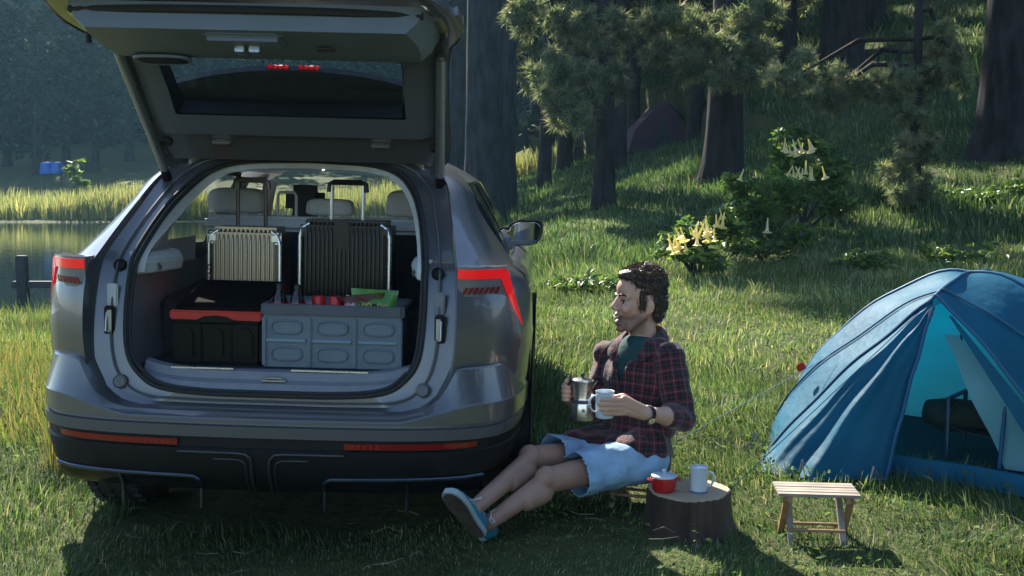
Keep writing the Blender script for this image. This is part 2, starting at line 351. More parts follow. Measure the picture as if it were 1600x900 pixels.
# ------------------------------------------------------------------ trees
BARK = mat('dark_bark', (.022, .019, .019), .95, bump=1.0, bscale=9, vary=.45, vscale=7, stretch=(1, 1, .25), spec=.15)
BARKG = mat('grey_bark', (.032, .032, .036), .95, bump=1.0, bscale=9, vary=.4, vscale=7, stretch=(1, 1, .25), spec=.15)
def trunk_mesh(mb, x, y, z, h, r0, r1, lean=(0, 0), n=14, seg=24, flare=1.5):
    pts, rr = [], []
    for i in range(seg+1):
        t = i/seg; pts.append((x+lean[0]*t*h+.05*h/10*math.sin(t*5+x), y+lean[1]*t*h+.05*h/10*math.cos(t*4+y), z-.25+(h+.25)*t))
        rr.append((r0*(1-t)+r1*t)*(1+(flare-1)*math.exp(-t*h/.55)))
    if n > 10:
        rg = np.random.default_rng(int(abs(x*13+y*7+h*3))+1); p1, p2 = rg.uniform(0, 6, 2); m = 44; rings = []
        for i, (p, r) in enumerate(zip(pts, rr)):
            ring = []
            for k in range(m):
                a = 2*math.pi*k/m; q = 1+.07*math.sin(3*a+p1+.12*i)*math.exp(-i*.4)+.045*abs(math.sin(7.5*a+p2+.35*math.sin(i*1.7+k)))+.02*rg.normal(); ring.append((p[0]+r*q*math.cos(a), p[1]+r*q*math.sin(a), p[2]))
            rings.append(ring)
        mb.loft(rings)
    else: mb.tube(pts, rr, n)
    return pts
def needle_tufts(C, nper, L, wd, cols, droop=.25):
    "clusters of needles at points C: thin triangles fanned about a random twig direction"
    N = len(C); u = rng.normal(0, 1, (N, 3)); u[:, 2] -= droop; u /= np.linalg.norm(u, axis=1)[:, None]
    d = u[:, None]*1.0+rng.normal(0, .62, (N, nper, 3)); d /= np.linalg.norm(d, axis=2)[..., None]
    side = np.cross(d, rng.normal(0, 1, (N, nper, 3))); side /= np.linalg.norm(side, axis=2)[..., None]
    ln = L*rng.uniform(.55, 1.1, (N, nper, 1)); b = C[:, None]+d*.02
    V = np.stack([b-side*wd/2, b+side*wd/2, b+d*ln], 2).reshape(-1, 3); T = np.arange(len(V)).reshape(-1, 3)
    col = np.repeat(pick(N, cols[0], cols[1], .3), nper*3, 0); return V, T, col
def leaf_quads(C, size, cols, flat=.4):
    N = len(C); nrm = rng.normal(0, 1, (N, 3)); nrm[:, 2] = np.abs(nrm[:, 2])+flat; nrm /= np.linalg.norm(nrm, axis=1)[:, None]
    a = np.cross(nrm, rng.normal(0, 1, (N, 3))); a /= np.linalg.norm(a, axis=1)[:, None]; b = np.cross(nrm, a)
    s = size*rng.uniform(.5, 1.25, (N, 1)); a, b = a*s, b*s*.42
    V = np.stack([C-a, C-b+nrm*s*.1, C+a-nrm*s*.15, C+b+nrm*s*.1], 1).reshape(-1, 3); k = (np.arange(N)*4)[:, None]
    T = np.concatenate([k+[0, 1, 2], k+[0, 2, 3]]); return V, T, np.repeat(pick(N, cols[0], cols[1], .3), 4, 0)
def blob_points(blobs, per_m2, shell=.55):
    P = []
    for (c, r) in blobs:
        c = np.array(c); r = np.array(r if hasattr(r, '__len__') else (r,)*3); A = 4*np.pi*(np.mean(r**1.6))**(2/1.6)
        N = max(6, int(A*per_m2)); u = rng.normal(0, 1, (N, 3)); u /= np.linalg.norm(u, axis=1)[:, None]
        P.append(c+u*r*(shell+(1-shell)*rng.uniform(0, 1, (N, 1))**.6))
    return np.vstack(P)
def clump(blobs, n, k=.42, seed=0):
    "break each big lobe into n smaller uneven lobes around it"
    rr = np.random.default_rng(seed); out = []
    for c, r in blobs:
        c = np.array(c); r = np.array(r if hasattr(r, '__len__') else (r,)*3)
        for _ in range(n):
            u = rr.normal(0, 1, 3); u /= np.linalg.norm(u); q = rr.uniform(.25, 1.25)
            out.append((c+u*r*q*.85, r*k*rr.uniform(.40, 1.30)))
    return out
PINE = ([(.08, .11, .065), (.14, .175, .10), (.23, .26, .16), (.30, .29, .19)], (3, 4, 4, 2))
def pine(name, label, x, y, h, r0, blobs, bark=BARK, lean=(0, 0), per=62, L=.23, wd=.020, nper=22, group='pines on the slope', top=True, t0=.60, tr=.19):
    z = float(tz(x, y)); t = thing(name, label, 'tree', (x, y, z), group=group)
    mb = MB(); pts = trunk_mesh(mb, 0, 0, 0, h, r0, r0*.35, lean); mb.build('trunk', bark, t, smooth=60)
    bl = [((c[0]-x, c[1]-y, c[2]-z), r) for c, r in blobs]
    def limb(p, r): m_ = MB(); m_.tube(p, r, 6); m_.build('limb', bark, t, smooth=60)
    for c, r in bl:
        zz = min(max(c[2]+.6, .8), h*.97); i = min(int(zz/h*24), 24); p = Vector(pts[i]); e = Vector(c)
        if (e-p).length > .35: limb([p, p.lerp(e, .5)+Vector((0, 0, .25)), e], [.07*r0/.3, .04, .015])
    if top:
        for k in range(9):
            a = k*2.4; zz = h*(t0+.0105*k*(1-t0)*10); rr_ = h*tr*(1.25-.09*k)
            bl.append(((lean[0]*zz+math.cos(a)*rr_*.6, lean[1]*zz+math.sin(a)*rr_*.6, zz), (rr_*.62, rr_*.62, rr_*.34)))
            p = Vector(pts[min(int(zz/h*24), 24)]); limb([p, Vector(bl[-1][0])], [.05, .02])
    sub = clump(bl, 12, .32, int(abs(x*31+y*7))); C = blob_points(sub, per)
    V, T, c = needle_tufts(C, nper, L, wd, PINE); tri_mesh('crown', V, T, NEEDLE, t, c); return t
def wb(px, py, Y, rx, ry, rz=None):   # a lobe of foliage centred there, radii in photo pixels
    p = at(px, py, Y); s = Y/FPX; return ((p.x, p.y, p.z), (rx*s, (rz or rx)*s, ry*s))
pine('pine_tree', 'pine with grey-green drooping foliage behind the car mirror', *at(945, 250, 21).xy, 14, .19,
     [wb(900, 40, 21, 62, 45), wb(870, 105, 20.5, 42, 40), wb(925, 120, 20.5, 50, 48), wb(880, 165, 20.2, 36, 34), wb(945, 55, 21, 42, 42), wb(820, 20, 21, 34, 30), wb(905, 190, 20, 22, 16), wb(965, 130, 21, 30, 40)], t0=.56, tr=.155, lean=(-.02, 0))
pine('pine_tree', 'pine with thick dark trunk standing on the slope above the flowering shrub', *at(1130, 252, 22).xy, 15, .36,
     [wb(1070, 35, 21.5, 58, 36), wb(1125, 75, 21, 56, 38), wb(1160, 30, 21.5, 48, 36), wb(1090, 110, 20.8, 36, 28), wb(1150, 118, 21, 34, 24), wb(1030, 85, 21.3, 34, 26), wb(1190, 85, 21.5, 28, 26)], t0=.68, tr=.14)
pine('pine_tree', 'pine sapling hanging grey-green needles above the tent', *at(1425, 300, 17).xy, 4.6, .10,
     [wb(1440, 120, 17, 48, 34), wb(1380, 130, 17, 50, 34), wb(1320, 125, 17.2, 46, 32), wb(1250, 115, 17.4, 46, 28), wb(1290, 150, 17, 46, 22), wb(1420, 175, 16.8, 36, 28), wb(1430, 225, 16.7, 44, 34), wb(1400, 275, 16.5, 42, 30), wb(1440, 290, 16.6, 34, 26), wb(1470, 60, 17.2, 46, 36), wb(1410, 310, 16.5, 24, 14), wb(1500, 105, 17.2, 34, 40)], top=False, per=170, L=.15, wd=.0135, nper=18)
for px, Y, base, r0, h, lab, ln in (
        (1572, 20, 175, .46, 15, 'massive dark pine trunk at the right edge of the picture', (0, 0)),
        (1303, 34, 92, .42, 16, 'tall dark pine trunk high on the slope above the sapling', (0, 0)),
        (1228, 38, 88, .30, 23, 'slim dark pine trunk left of the tall trunk high on the slope', (.01, 0)),
        (1362, 37, 84, .34, 16, 'dark pine trunk right of the tall trunk high on the slope', (-.005, 0)),
        (1398, 44, 70, .24, 17, 'thin far pine trunk fourth along the top of the slope', (0, 0)),
        (1190, 46, 95, .22, 25, 'thin far pine trunk behind the thick-trunked pine', (0, 0)),
        (1475, 40, 80, .36, 16, 'dark pine trunk between the sapling and the massive trunk', (0, 0)),
        (990, 44, 175, .22, 26, 'thin far pine trunk beside the plum coloured shelter', (0, 0)),
        (1085, 48, 165, .2, 26, 'thin far pine trunk right of the plum coloured shelter', (0, 0)),
        (850, 34, 235, .20, 25.5, 'slim trunk right of the big grey trunk by the lake', (.008, 0))):
    p = at(px, base, Y)
    pine('pine_tree', lab, p.x, p.y, h, r0, [], lean=ln, t0=.60 if h < 20 else .70, tr=.19 if h < 20 else .07 if h == 25.5 else .12, per=13, L=.5, wd=.06, nper=10)
for k, (x, y, h, r0, lab) in enumerate(((2.2, 46, 17, .30, 'far trunk on the ridge left of the plum coloured shelter'), (5.2, 52, 18, .26, 'far trunk on the ridge behind the plum coloured shelter'), (-.6, 50, 18, .30, 'far trunk at the end of the lake beside the big grey trunk'), (8.0, 55, 18, .28, 'far trunk on the ridge above the thick-trunked pine'), (11.5, 50, 17, .30, 'far trunk on the ridge left of the sapling'), (14.5, 56, 18, .28, 'far trunk on the ridge above the sapling'), (17.5, 46, 16, .34, 'far trunk on the ridge right of the sapling'), (21, 52, 18, .3, 'far trunk on the ridge left of the massive trunk'), (1.2, 60, 19, .3, 'farthest trunk at the lake end of the ridge'), (17.0, 38, 16, .30, 'trunk on the slope just left of the massive trunk'), (3.3, 34, 17, .22, 'unseen pine added behind the drooping pine to shade the slope'), (6.2, 37, 17, .24, 'unseen pine added behind the thick-trunked pine to shade the slope'), (9.6, 31, 16, .24, 'dark trunk between the flowering shrub and the sapling top'), (-1.2, 41, 19, .28, 'far pine added for slope shade behind the pair of big grey trunks by the lake'), (3.6, 41, 18, .26, 'far pine added for slope shade between the drooping pine and the shelter'))):
    pine('pine_tree', lab, x, y, h, r0, [], t0=.36, tr=.20, per=9, L=.6, wd=.075, nper=10)  # wide crowns shaped to shade the slope; the hidden pines are added for this
# pair of big trunks by the lake's end, above the car mirror
pine('broad_tree', 'big grey trunk by the lake with a sunlit left edge', *at(755, 330, 26).xy, 25, .46, [], bark=BARKG, lean=(-.012, 0), t0=.72, tr=.135, per=11, L=.5, wd=.06, nper=9, group='big trunks by the lake')
pine('broad_tree', 'second grey trunk half hidden behind the big one by the lake', *at(783, 300, 29).xy, 26, .36, [], bark=BARKG, lean=(-.006, 0), t0=.74, tr=.135, per=11, L=.5, wd=.06, nper=9, group='big trunks by the lake')
pine('broad_tree', 'dark slanting trunk just right of the raised tailgate', *at(712, 320, 31).xy, 26, .38, [], bark=BARKG, lean=(-.01, 0), t0=.74, tr=.135, per=11, L=.5, wd=.06, nper=9, group='big trunks by the lake')

# wood across the lake: individual trees, four crown shapes shared between them
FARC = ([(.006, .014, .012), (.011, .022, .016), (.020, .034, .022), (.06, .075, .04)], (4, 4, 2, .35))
crowns = []
for s in range(4):
    bl = [((0, 0, 7.5), (2.4, 2.4, 3.4)), ((.9, .5, 5), (2.3, 2.2, 1.9)), ((-1.0, -.6, 6.2), (2.1, 2.0, 2.0)), ((.2, -.9, 3.4), (2.2, 2.0, 1.5)), ((-.6, .4, 10.2), (1.5, 1.5, 1.9)), ((.8, -.2, 2.0), (1.7, 1.6, 1.0))]
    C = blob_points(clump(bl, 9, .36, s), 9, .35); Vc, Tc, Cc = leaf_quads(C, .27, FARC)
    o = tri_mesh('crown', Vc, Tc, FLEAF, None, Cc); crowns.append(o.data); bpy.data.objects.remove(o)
tm = MB(); trunk_mesh(tm, 0, 0, 0, 9.5, .24, .05, n=10)
for k in range(6): a = k*1.1; tm.tube([(0, 0, 3+k), (math.cos(a)*.8, math.sin(a)*.8, 4+k), (math.cos(a)*1.7, math.sin(a)*1.7, 4.6+k)], [.07, .05, .02], 5)
to = tm.build('trunk', BARK, None, smooth=60); TRM = to.data; bpy.data.objects.remove(to)
wood = []
for px, Y, s, lab in ((-40, 80, 1.0, 'leafy dark tree across the lake, cut by the left edge'), (14, 84, 1.1, 'leafy dark tree across the lake, left of the blue shelter'), (58, 79, .85, 'smaller leafy tree across the lake, right behind the blue shelter'), (104, 88, 1.1, 'leafy dark tree across the lake above the bright green bank shrub'), (150, 82, .95, 'leafy dark tree across the lake just left of the raised strut'), (205, 90, 1.2, 'tall leafy dark tree across the lake behind the left gas strut'), (425, 86, 1.0, 'leafy dark tree across the lake seen through the rear window'), (540, 88, 1.15, 'leafy dark tree seen through the right of the rear window'), (722, 94, 1.2, 'hazy far tree just right of the tailgate'), (800, 88, 1.1, 'hazy far tree right of the big grey trunk'), (850, 94, 1.25, 'hazy far tree behind the slim trunk by the lake'), (900, 90, 1.15, 'hazy far tree behind the drooping pine')):
    p = at(px, 280, Y); z = float(tz(p.x, Y)); i = len(wood); wood.append(px)
    t = thing('wood_tree', lab, 'tree', (p.x, Y, z), (0, 0, i*1.7), 'trees across the lake', s*1.25)
    for nm, me in (('crown', crowns[i % 4]), ('trunk', TRM)):
        o = bpy.data.objects.new(nm, me); COL.objects.link(o); o.parent = t
# forest mass closing the view behind
bl = []
for k in range(70):
    x = rng.uniform(-110, 6); zz = float(tz(x, 122))
    for j in range(4): bl.append(((x, rng.uniform(118, 126), zz+2+6*j), (5, 4, 4.5)))
for k in range(210):
    x = rng.uniform(-75, 75); yy = rng.uniform(100, 120) if x < 4 else rng.uniform(58, 95); zz = float(tz(x, yy))
    for j in range(6 if x > 0 else 4): bl.append(((x+rng.normal(0, 1.5), yy, zz+2+5.2*j+rng.normal(0, 1)), (3.4, 3.0, 3.6)))
for k in range(44):
    x = rng.uniform(1, 34); yy = rng.uniform(58, 68); zz = float(tz(x, yy))
    for j in range(5): bl.append(((x+rng.normal(0, 1), yy, zz+.8+3.6*j), (2.6, 2.4, 2.6)))
for k in range(34):   # unseen trees added behind and right of the camera to cut sky light
    a = rng.uniform(-1.15, .55); rr_ = rng.uniform(17, 24); x, yy = rr_*math.cos(a)+3, rr_*math.sin(a)*1.0-4
    if x > 8 and yy > -2: continue
    for j in range(4): bl.append(((x+rng.normal(0, 1), yy, float(tz(x, yy))+2+4.4*j), (3.2, 3.2, 3.4)))
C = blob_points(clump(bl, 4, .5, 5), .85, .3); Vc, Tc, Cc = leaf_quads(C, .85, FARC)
tag(tri_mesh('distant_wood', Vc, Tc, FLEAF, None, Cc), 'dark distant wood closing the view, plus unseen trees added behind the camera', 'wood', kind='stuff')

# ------------------------------------------------------------------ shrubs
SHR = ([(.055, .11, .03), (.095, .17, .045), (.17, .25, .06), (.06, .11, .04)], (3, 4, 4, 2))
FLOWER = mat('trumpet_flower', (.78, .70, .22), .6, col2=(.80, .70, .45), vscale=7, trans=.5)
def trumpet(mb, p, L, tilt):
    Mx = Matrix.Translation(p) @ Euler((tilt[0], tilt[1], 0)).to_matrix().to_4x4()
    mb.lathe([(.008*L/.3, .05*L), (.012*L/.3, 0), (.017*L/.3, -L*.35), (.025*L/.3, -L*.62), (.040*L/.3, -L*.82), (.075*L/.3, -L*.95), (.100*L/.3, -L*.93)], 10, Mx)
def shrub(label, blobs, n_fl, fl_zone, size=.075, per=230, name='flowering_shrub', cat='shrub', L=.17, leaf=None):
    b0 = blobs[0][0]; x, y = b0[0], b0[1]; z = float(tz(x, y)); t = thing(name, label, cat, (x, y, z), group='shrubs at the foot of the slope')
    bl = [((c[0]-x, c[1]-y, c[2]-z), r) for c, r in blobs]
    C = blob_points(clump(bl, 8, .42, int(x*100) % 97), per, .3); C = C[C[:, 2] > .02]
    V, T, c = leaf_quads(C, size, leaf or SHR, .8); tri_mesh('crown', V, T, LEAF, t, c)
    sb = MB()
    for c, r in bl[:8]: sb.tube([(random.uniform(-.1, .1), random.uniform(-.1, .1), -.1), (c[0]*.5, c[1]*.5, c[2]*.55), c], [.03, .02, .008], 6)
    sb.build('stem', BARKG, t)
    for k in range(n_fl):
        zn = fl_zone[k % len(fl_zone)]; p = at(zn[0]+random.uniform(-zn[3], zn[3]), zn[1]+random.uniform(-zn[4], zn[4]), zn[2]+random.uniform(-.35, .1))
        fm = MB(); trumpet(fm, Vector((p.x-x, p.y-y, p.z-z)), L*random.uniform(.8, 1.15), (random.uniform(-.45, .45), random.uniform(-.45, .45)))
        fm.build('flower', FLOWER, t, smooth=60)
    return t
shrub('low shrub hung with yellow trumpet flowers behind the seated man', [wb(1085, 375, 13.2, 48, 32), wb(1050, 385, 13.2, 30, 26), wb(1125, 345, 13.5, 40, 34), wb(1105, 400, 13, 50, 22), wb(1070, 345, 13.4, 26, 22)], 26, [(1085, 352, 12.75, 38, 12), (1115, 338, 12.9, 26, 16), (1060, 372, 12.75, 16, 6)])
shrub('leafy green shrub between the two flowering shrubs', [wb(1185, 330, 14.2, 50, 46), wb(1150, 300, 14.4, 40, 34), wb(1215, 300, 14.6, 40, 40), wb(1180, 385, 13.8, 60, 28), wb(1240, 365, 14, 46, 34)], 3, [(1195, 345, 13.6, 8, 6), (1160, 265, 14, 5, 5), (1135, 340, 13.4, 4, 4)])
shrub('tall shrub with yellow trumpet flowers left of the pine sapling', [wb(1255, 215, 16.2, 38, 32), wb(1270, 262, 16, 48, 36), wb(1235, 250, 16, 34, 34), wb(1300, 285, 15.8, 42, 32), wb(1265, 310, 15.5, 50, 34), wb(1320, 320, 15.5, 36, 26)], 18, [(1246, 222, 15.5, 20, 6), (1262, 258, 15.4, 26, 8)], L=.18)
for px, py, Y, rx, ry, lab in ((900, 395, 12.5, 56, 20, 'low weedy bush behind the car mirror'), (985, 400, 12.0, 40, 20, 'low weedy bush behind the man, left of his head'), (1360, 385, 13, 50, 20, 'low weedy bush above the left side of the tent'), (1500, 385, 13, 60, 24, 'low weedy bush above the top of the tent'), (1540, 262, 17, 56, 20, 'sunlit low bush beneath the massive trunk')):
    bb = [wb(px, py, Y, rx, ry), wb(px-rx*.6, py+6, Y, rx*.6, ry*.8), wb(px+rx*.6, py+3, Y+.2, rx*.6, ry*.8), wb(px+rx*.2, py, Y-.2, rx*.7, ry*.7)]; bb = [((c[0], c[1], float(tz(c[0], c[1]))+r[2]*.55), r) for c, r in bb]
    shrub(lab, bb, 0, [], size=.055, per=260, name='weedy_bush', cat='bush')
LS = ([(.16, .22, .04), (.10, .15, .03)], (2, 3))
shrub('small bright green shrub on the far bank above the reeds', [wb(115, 262, 57, 16, 18), wb(122, 285, 57, 14, 14)], 0, [], size=.3, per=14, name='bank_shrub', leaf=LS)
# ------------------------------------------------------------------ the car (built in car axes: x right, y forward, z up)
CS = 1.07
car = thing('parked_car', 'graphite grey SUV with its tailgate raised, loaded with luggage', 'car', (-.974, 4.114, -.0978), (0, .0255, -.0269), scale=CS)
def Yj(Z): return np.interp(Z, [.5, .62, .8, 1.0, 1.1, 1.2, 1.3, 1.41, 1.5], [.11, .13, .16, .20, .25, .355, .50, .657, .72])
S = [(0, .615), (.25, .617), (.42, .635), (.5, .685), (.545, .76), (.56, .89), (.56, 1.05), (.555, 1.13), (.52, 1.274), (.468, 1.38), (.39, 1.455), (.26, 1.49), (0, 1.50)]
J = [(0, .565), (.30, .565), (.53, .572), (.625, .63), (.66, .73), (.672, .88), (.668, 1.05), (.655, 1.14), (.615, 1.30), (.575, 1.42), (.47, 1.495), (.30, 1.525), (0, 1.54)]
S3 = [(x, float(Yj(z)), z) for x, z in S]
J3 = [(x, float(Yj(z))-.012 if z < 1.2 else float(Yj(min(z, 1.47))), z) for x, z in J]
G3 = [tuple(a*.28+b*.72 for a, b in zip(s, j)) for s, j in zip(S3, J3)]           # crease inside the jamb
G3 = [(x, y+.012, z) for x, y, z in G3]
E3 = []
for k, (x, y, z) in enumerate(J3):
    dy = (.03, .03, .035, .040, .055, .080, .095, .05, .04, .02, .0, -.0, -.0)[k]
    E3.append((x+(.012 if k >= 3 else 0), y-dy, z-(.004 if k < 3 else 0)+(.01 if k > 9 else 0)))
O3 = [(0, .2, .45), (.5, .2, .45), (.8, .26, .5), (.89, .33, .62), (.915, .345, .73), (.925, .36, .88), (.905, .40, 1.03), (.815, .46, 1.13), (.712, .66, 1.29), (.652, .80, 1.41), (.50, .86, 1.508), (.30, .86, 1.545), (0, .86, 1.565)]
M3 = []
for k in range(13):
    e, o = np.array(E3[k]), np.array(O3[k]); m = (e+o)/2
    if 3 <= k <= 6: m[1] = e[1]+(.085, .080, .068, .065)[k-3]
    elif k in (7, 8, 9): m[1] -= .03; m[0] += .012
    M3.append(tuple(m))
P3 = [(0, .5, .42), (.5, .5, .42), (.82, .5, .45), (.93, .60, .60), (.948, .60, .73), (.953, .60, .88), (.938, .63, 1.02), (.868, .72, 1.095), (.725, .78, 1.29), (.664, .92, 1.405), (.52, 1.05, 1.518), (.30, 1.05, 1.557), (0, 1.05, 1.575)]
def full(loop, n=56):
    h = crom(loop, n); return [(-x, y, z) for x, y, z in h[::-1]]+[tuple(p) for p in h[1:]]
def loopmesh(loops, n=56, k0=None): return [full(l, n) for l in loops]
mb = MB()
def blend(a, b, t): return [tuple(np.array(p)*(1-t)+np.array(q)*t) for p, q in zip(a, b)]
EM = [tuple(p) for p in (np.array(E3)*.62+np.array(M3)*.38)]; MO = [tuple(np.array(m)*.5+np.array(o)*.5+np.array((.006, -.022 if 3 <= k <= 6 else -.006, 0))) for k, (m, o) in enumerate(zip(M3, O3))]
OP = [tuple(np.array(o)*.55+np.array(p)*.45+np.array((.010, -.02, .0))) for o, p in zip(O3, P3)]
J3b = [(x-.006, y, z) for x, y, z in J3]
mb.loft([full(l) for l in (P3, OP, O3, MO, M3, EM, E3, J3, J3b, G3, S3)], False, False)
body = mb.build('body', M['paint'], car, smooth=40)
# seal: dark double lip round the opening
sl = full([(x*.995, y-.012, z) for x, y, z in S3], 50); mb = MB(); mb.tube(sl+[sl[0]], .008, 8, False); mb.tube([(x*.975, y+.012, z-(0 if z < 1 else .012)+(.01 if z < .7 else 0)) for x, y, z in sl+[sl[0]]], .008, 8, False)
mb.build('door_seal', M['rubber'], car)
mb = MB(); gl = full([tuple(np.array(s)*.55+np.array(j)*.45+np.array((0, -.006, 0))) for s, j in zip(S3, J3)], 50); mb.tube(gl+[gl[0]], .004, 6, False); mb.build('jamb_bead', M['paint2'], car)
# sides, bonnet, roof
YW = (.93, 3.50); RW = .37
def zb(Y):
    z = .27
    for yw in YW:
        d = abs(Y-yw)
        if d < .43: z = max(z, .33+math.sqrt(max(0, .43**2-d*d))*.95)
    return z
def wside(Y): return float(np.interp(Y, [.5, .9, 1.6, 2.6, 3.4, 3.9, 4.2, 4.36], [.948, .955, .945, .94, .935, .90, .80, .62]))
def zbelt(Y): return float(np.interp(Y, [.5, .8, 1.6, 2.8, 3.4, 3.9, 4.2, 4.36], [1.095, 1.095, 1.07, 1.045, 1.02, .95, .86, .74]))
ys = np.concatenate([np.arange(.58, 4.2, .045), [4.24, 4.3, 4.36]])
for sx in (-1, 1):
    mb = MB(); G = []
    for Y in ys:
        w_, b_, z0 = wside(Y), zbelt(Y), zb(Y); z0 = min(z0, b_-.12)
        G.append([(sx*(w_-.03), Y, z0), (sx*w_, Y, z0+.03), (sx*(w_+.004), Y, max(z0+.05, .62)), (sx*w_, Y, max(z0+.07, .80)), (sx*(w_-.004), Y, b_-.10), (sx*(w_-.03), Y, b_-.04), (sx*(w_-.085), Y, b_), (sx*(w_-.12), Y, b_+.004)])
    mb.grid(G); mb.build('side_panel', M['paint'], car, smooth=50)
    for yw in YW:
        mb = MB(); mb.grid([[(sx*(.962), yw+.43*math.cos(a), .33+.41*math.sin(a)), (sx*.966, yw+.37*math.cos(a), .33+.355*math.sin(a)), (sx*.60, yw+.37*math.cos(a), .33+.355*math.sin(a))] for a in np.linspace(-.25, math.pi+.25, 22)])
        mb.build('wheel_arch', M['blackp'], car, smooth=40)
mb = MB(); mb.grid([[(x*wside(Y)*.9, Y, zbelt(Y)+.004+.05*(1-abs(x)**2.5)) for x in np.linspace(-1, 1, 13)] for Y in np.linspace(3.0, 4.36, 14)])
mb.grid([[(x*.62, 4.36-.05*x*x, z) for x in np.linspace(-1, 1, 9)] for z in (.28, .5, .74)]); mb.build('bonnet', M['paint'], car)
def roofpt(x, Y):
    w_ = float(np.interp(Y, [.86, 1.2, 2.0, 2.55], [.655, .66, .655, .63])); zc = float(np.interp(Y, [.86, 1.4, 2.0, 2.55], [1.565, 1.59, 1.59, 1.545])); ze = float(np.interp(Y, [.86, 1.4, 2.0, 2.55], [1.41, 1.425, 1.42, 1.39]))
    a = abs(x); return (x*w_, Y, ze+(zc-ze)*(1-a**2.6))
mb = MB(); mb.grid([[roofpt(x, Y) for x in np.linspace(-1, 1, 25)] for Y in np.linspace(1.0, 2.55, 14)]); mb.build('roof', M['paint'], car, smooth=60)
def belt_pt(s, Y): return (s*(wside(Y)-.10), Y, zbelt(Y)-.005)
def roof_edge(s, Y): return roofpt(s, Y)
for s in (-1, 1):
    for nm, b0, t0, b1, t1 in (('pillar', .70, .88, .80, .98), ('pillar', 1.12, 1.22, 1.20, 1.30), ('pillar', 2.02, 2.0, 2.12, 2.08)):
        mb = MB(); mb.loft([[belt_pt(s, b0), belt_pt(s, b1), tuple(np.array(belt_pt(s, b1))-np.array((s*.05, 0, 0))), tuple(np.array(belt_pt(s, b0))-np.array((s*.05, 0, 0)))], [roof_edge(s, t0), roof_edge(s, t1), tuple(np.array(roof_edge(s, t1))-np.array((s*.05, 0, 0.02))), tuple(np.array(roof_edge(s, t0))-np.array((s*.05, 0, .02)))]])
        mb.build('pillar', M['blackg'], car)
    mb = MB(); mb.loft([[tuple(np.array(belt_pt(s, 3.10))+np.array(d)) for d in ((0, -.04, 0), (-s*.03, .03, 0), (-s*.07, 0, 0), (-s*.04, -.06, 0))], [tuple(np.array(roof_edge(s, 2.52))+np.array(d)) for d in ((0, -.04, 0), (-s*.03, .03, 0), (-s*.07, 0, 0), (-s*.04, -.06, 0))]]); mb.build('pillar', M['paint'], car)
    for a, b in ((.76, 1.14), (1.2, 2.04), (2.1, 3.06)):
        G = [[tuple(np.array(belt_pt(s, a+(b-a)*u))*(1-v)+np.array(roof_edge(s, min(2.52, (a+.14 if a < 2.05 else a-.03)+((b+.02 if b < 3 else 2.52)-(a+.1))*u)))*v+np.array((s*.012*math.sin(v*math.pi), 0, 0))) for v in np.linspace(0, 1, 5)] for u in np.linspace(0, 1, 7)]
        mb = MB(); mb.grid(G); mb.build('side_window', M['glassd'] if a < 1 else M['glass'], car)
mb = MB(); mb.grid([[(x*(.80*(1-v)+.60*v), 3.15-.62*v-.10*x*x*(1-v)-.02*x*x, (1.055*(1-v)+1.53*v)-.10*abs(x)**2.6*v) for x in np.linspace(-1, 1, 13)] for v in np.linspace(0, 1, 6)]); mb.build('windscreen', M['glass'], car)
# rear bumper
BP = crom([(0, .0), (.25, .004), (.5, .022), (.68, .062), (.79, .125), (.862, .24), (.898, .40), (.915, .56)], 40)
BPf = np.vstack([(-BP[::-1])*np.array([1, -1]), BP[1:]]); tn = np.gradient(BPf, axis=0); tn /= np.linalg.norm(tn, axis=1)[:, None]; BN = np.stack([tn[:, 1], -tn[:, 0]], 1)
def bz(X, k):
    a = abs(X); zt = float(np.interp(a, [0, .50, .58, .64, .685, .70, 1], [.572, .574, .592, .64, .735, .745, .748])); zm = float(np.interp(a, [0, .5, .7, .75, 1], [.560, .560, .612, .622, .62]))
    return (zt, zt, zm)[k]
def bsec(i, z, d): X, Y = BPf[i]+BN[i]*d; return (X, Y, z)
nB = len(BPf)
mb = MB(); mb.grid([[bsec(i, bz(BPf[i][0], 0), -.085) for i in range(nB)], [bsec(i, bz(BPf[i][0], 0)+.002, -.006) for i in range(nB)], [bsec(i, bz(BPf[i][0], 0)-.004, .0) for i in range(nB)], [bsec(i, bz(BPf[i][0], 2), .026) for i in range(nB)], [bsec(i, bz(BPf[i][0], 2)-.006, .03) for i in range(nB)], [bsec(i, .548, .030) for i in range(nB)], [bsec(i, .545, .016) for i in range(nB)]])
bump = mb.build('rear_bumper', M['paint'], car, smooth=28)
mb = MB(); e0 = [abs(BPf[i][0]) for i in range(nB)]; taper = [max(0, (a-.83))*.16 for a in e0]
mb.grid([[bsec(i, .545-taper[i]*.0, .016) for i in range(nB)], [bsec(i, .534, .018) for i in range(nB)], [bsec(i, .530-taper[i], .032-taper[i]*.8) for i in range(nB)], [bsec(i, .490, .030-taper[i]) for i in range(nB)], [bsec(i, .484, .018-taper[i]) for i in range(nB)]])
mb.build('bumper_strip', M['paint2'], bump, smooth=28)
mb = MB(); rows = ((.486, .019), (.452, .020), (.446, .027), (.44, .027), (.36, .016), (.305, -.010), (.275, -.05), (.262, -.20))
mb.grid([[bsec(i, z+(0 if z > .34 else .030*float(sstep(.45, .7, e0[i]))), d-max(0, e0[i]-.78)*(.486-z)*1.9) for i in range(nB)] for z, d in rows]); mb.build('lower_bumper', M['blackp'], bump, smooth=28)
def lowd(z): return float(np.interp(z, [.22, .262, .275, .305, .36, .44, .446], [-.06, -.055, -.05, -.010, .016, .027, .027]))
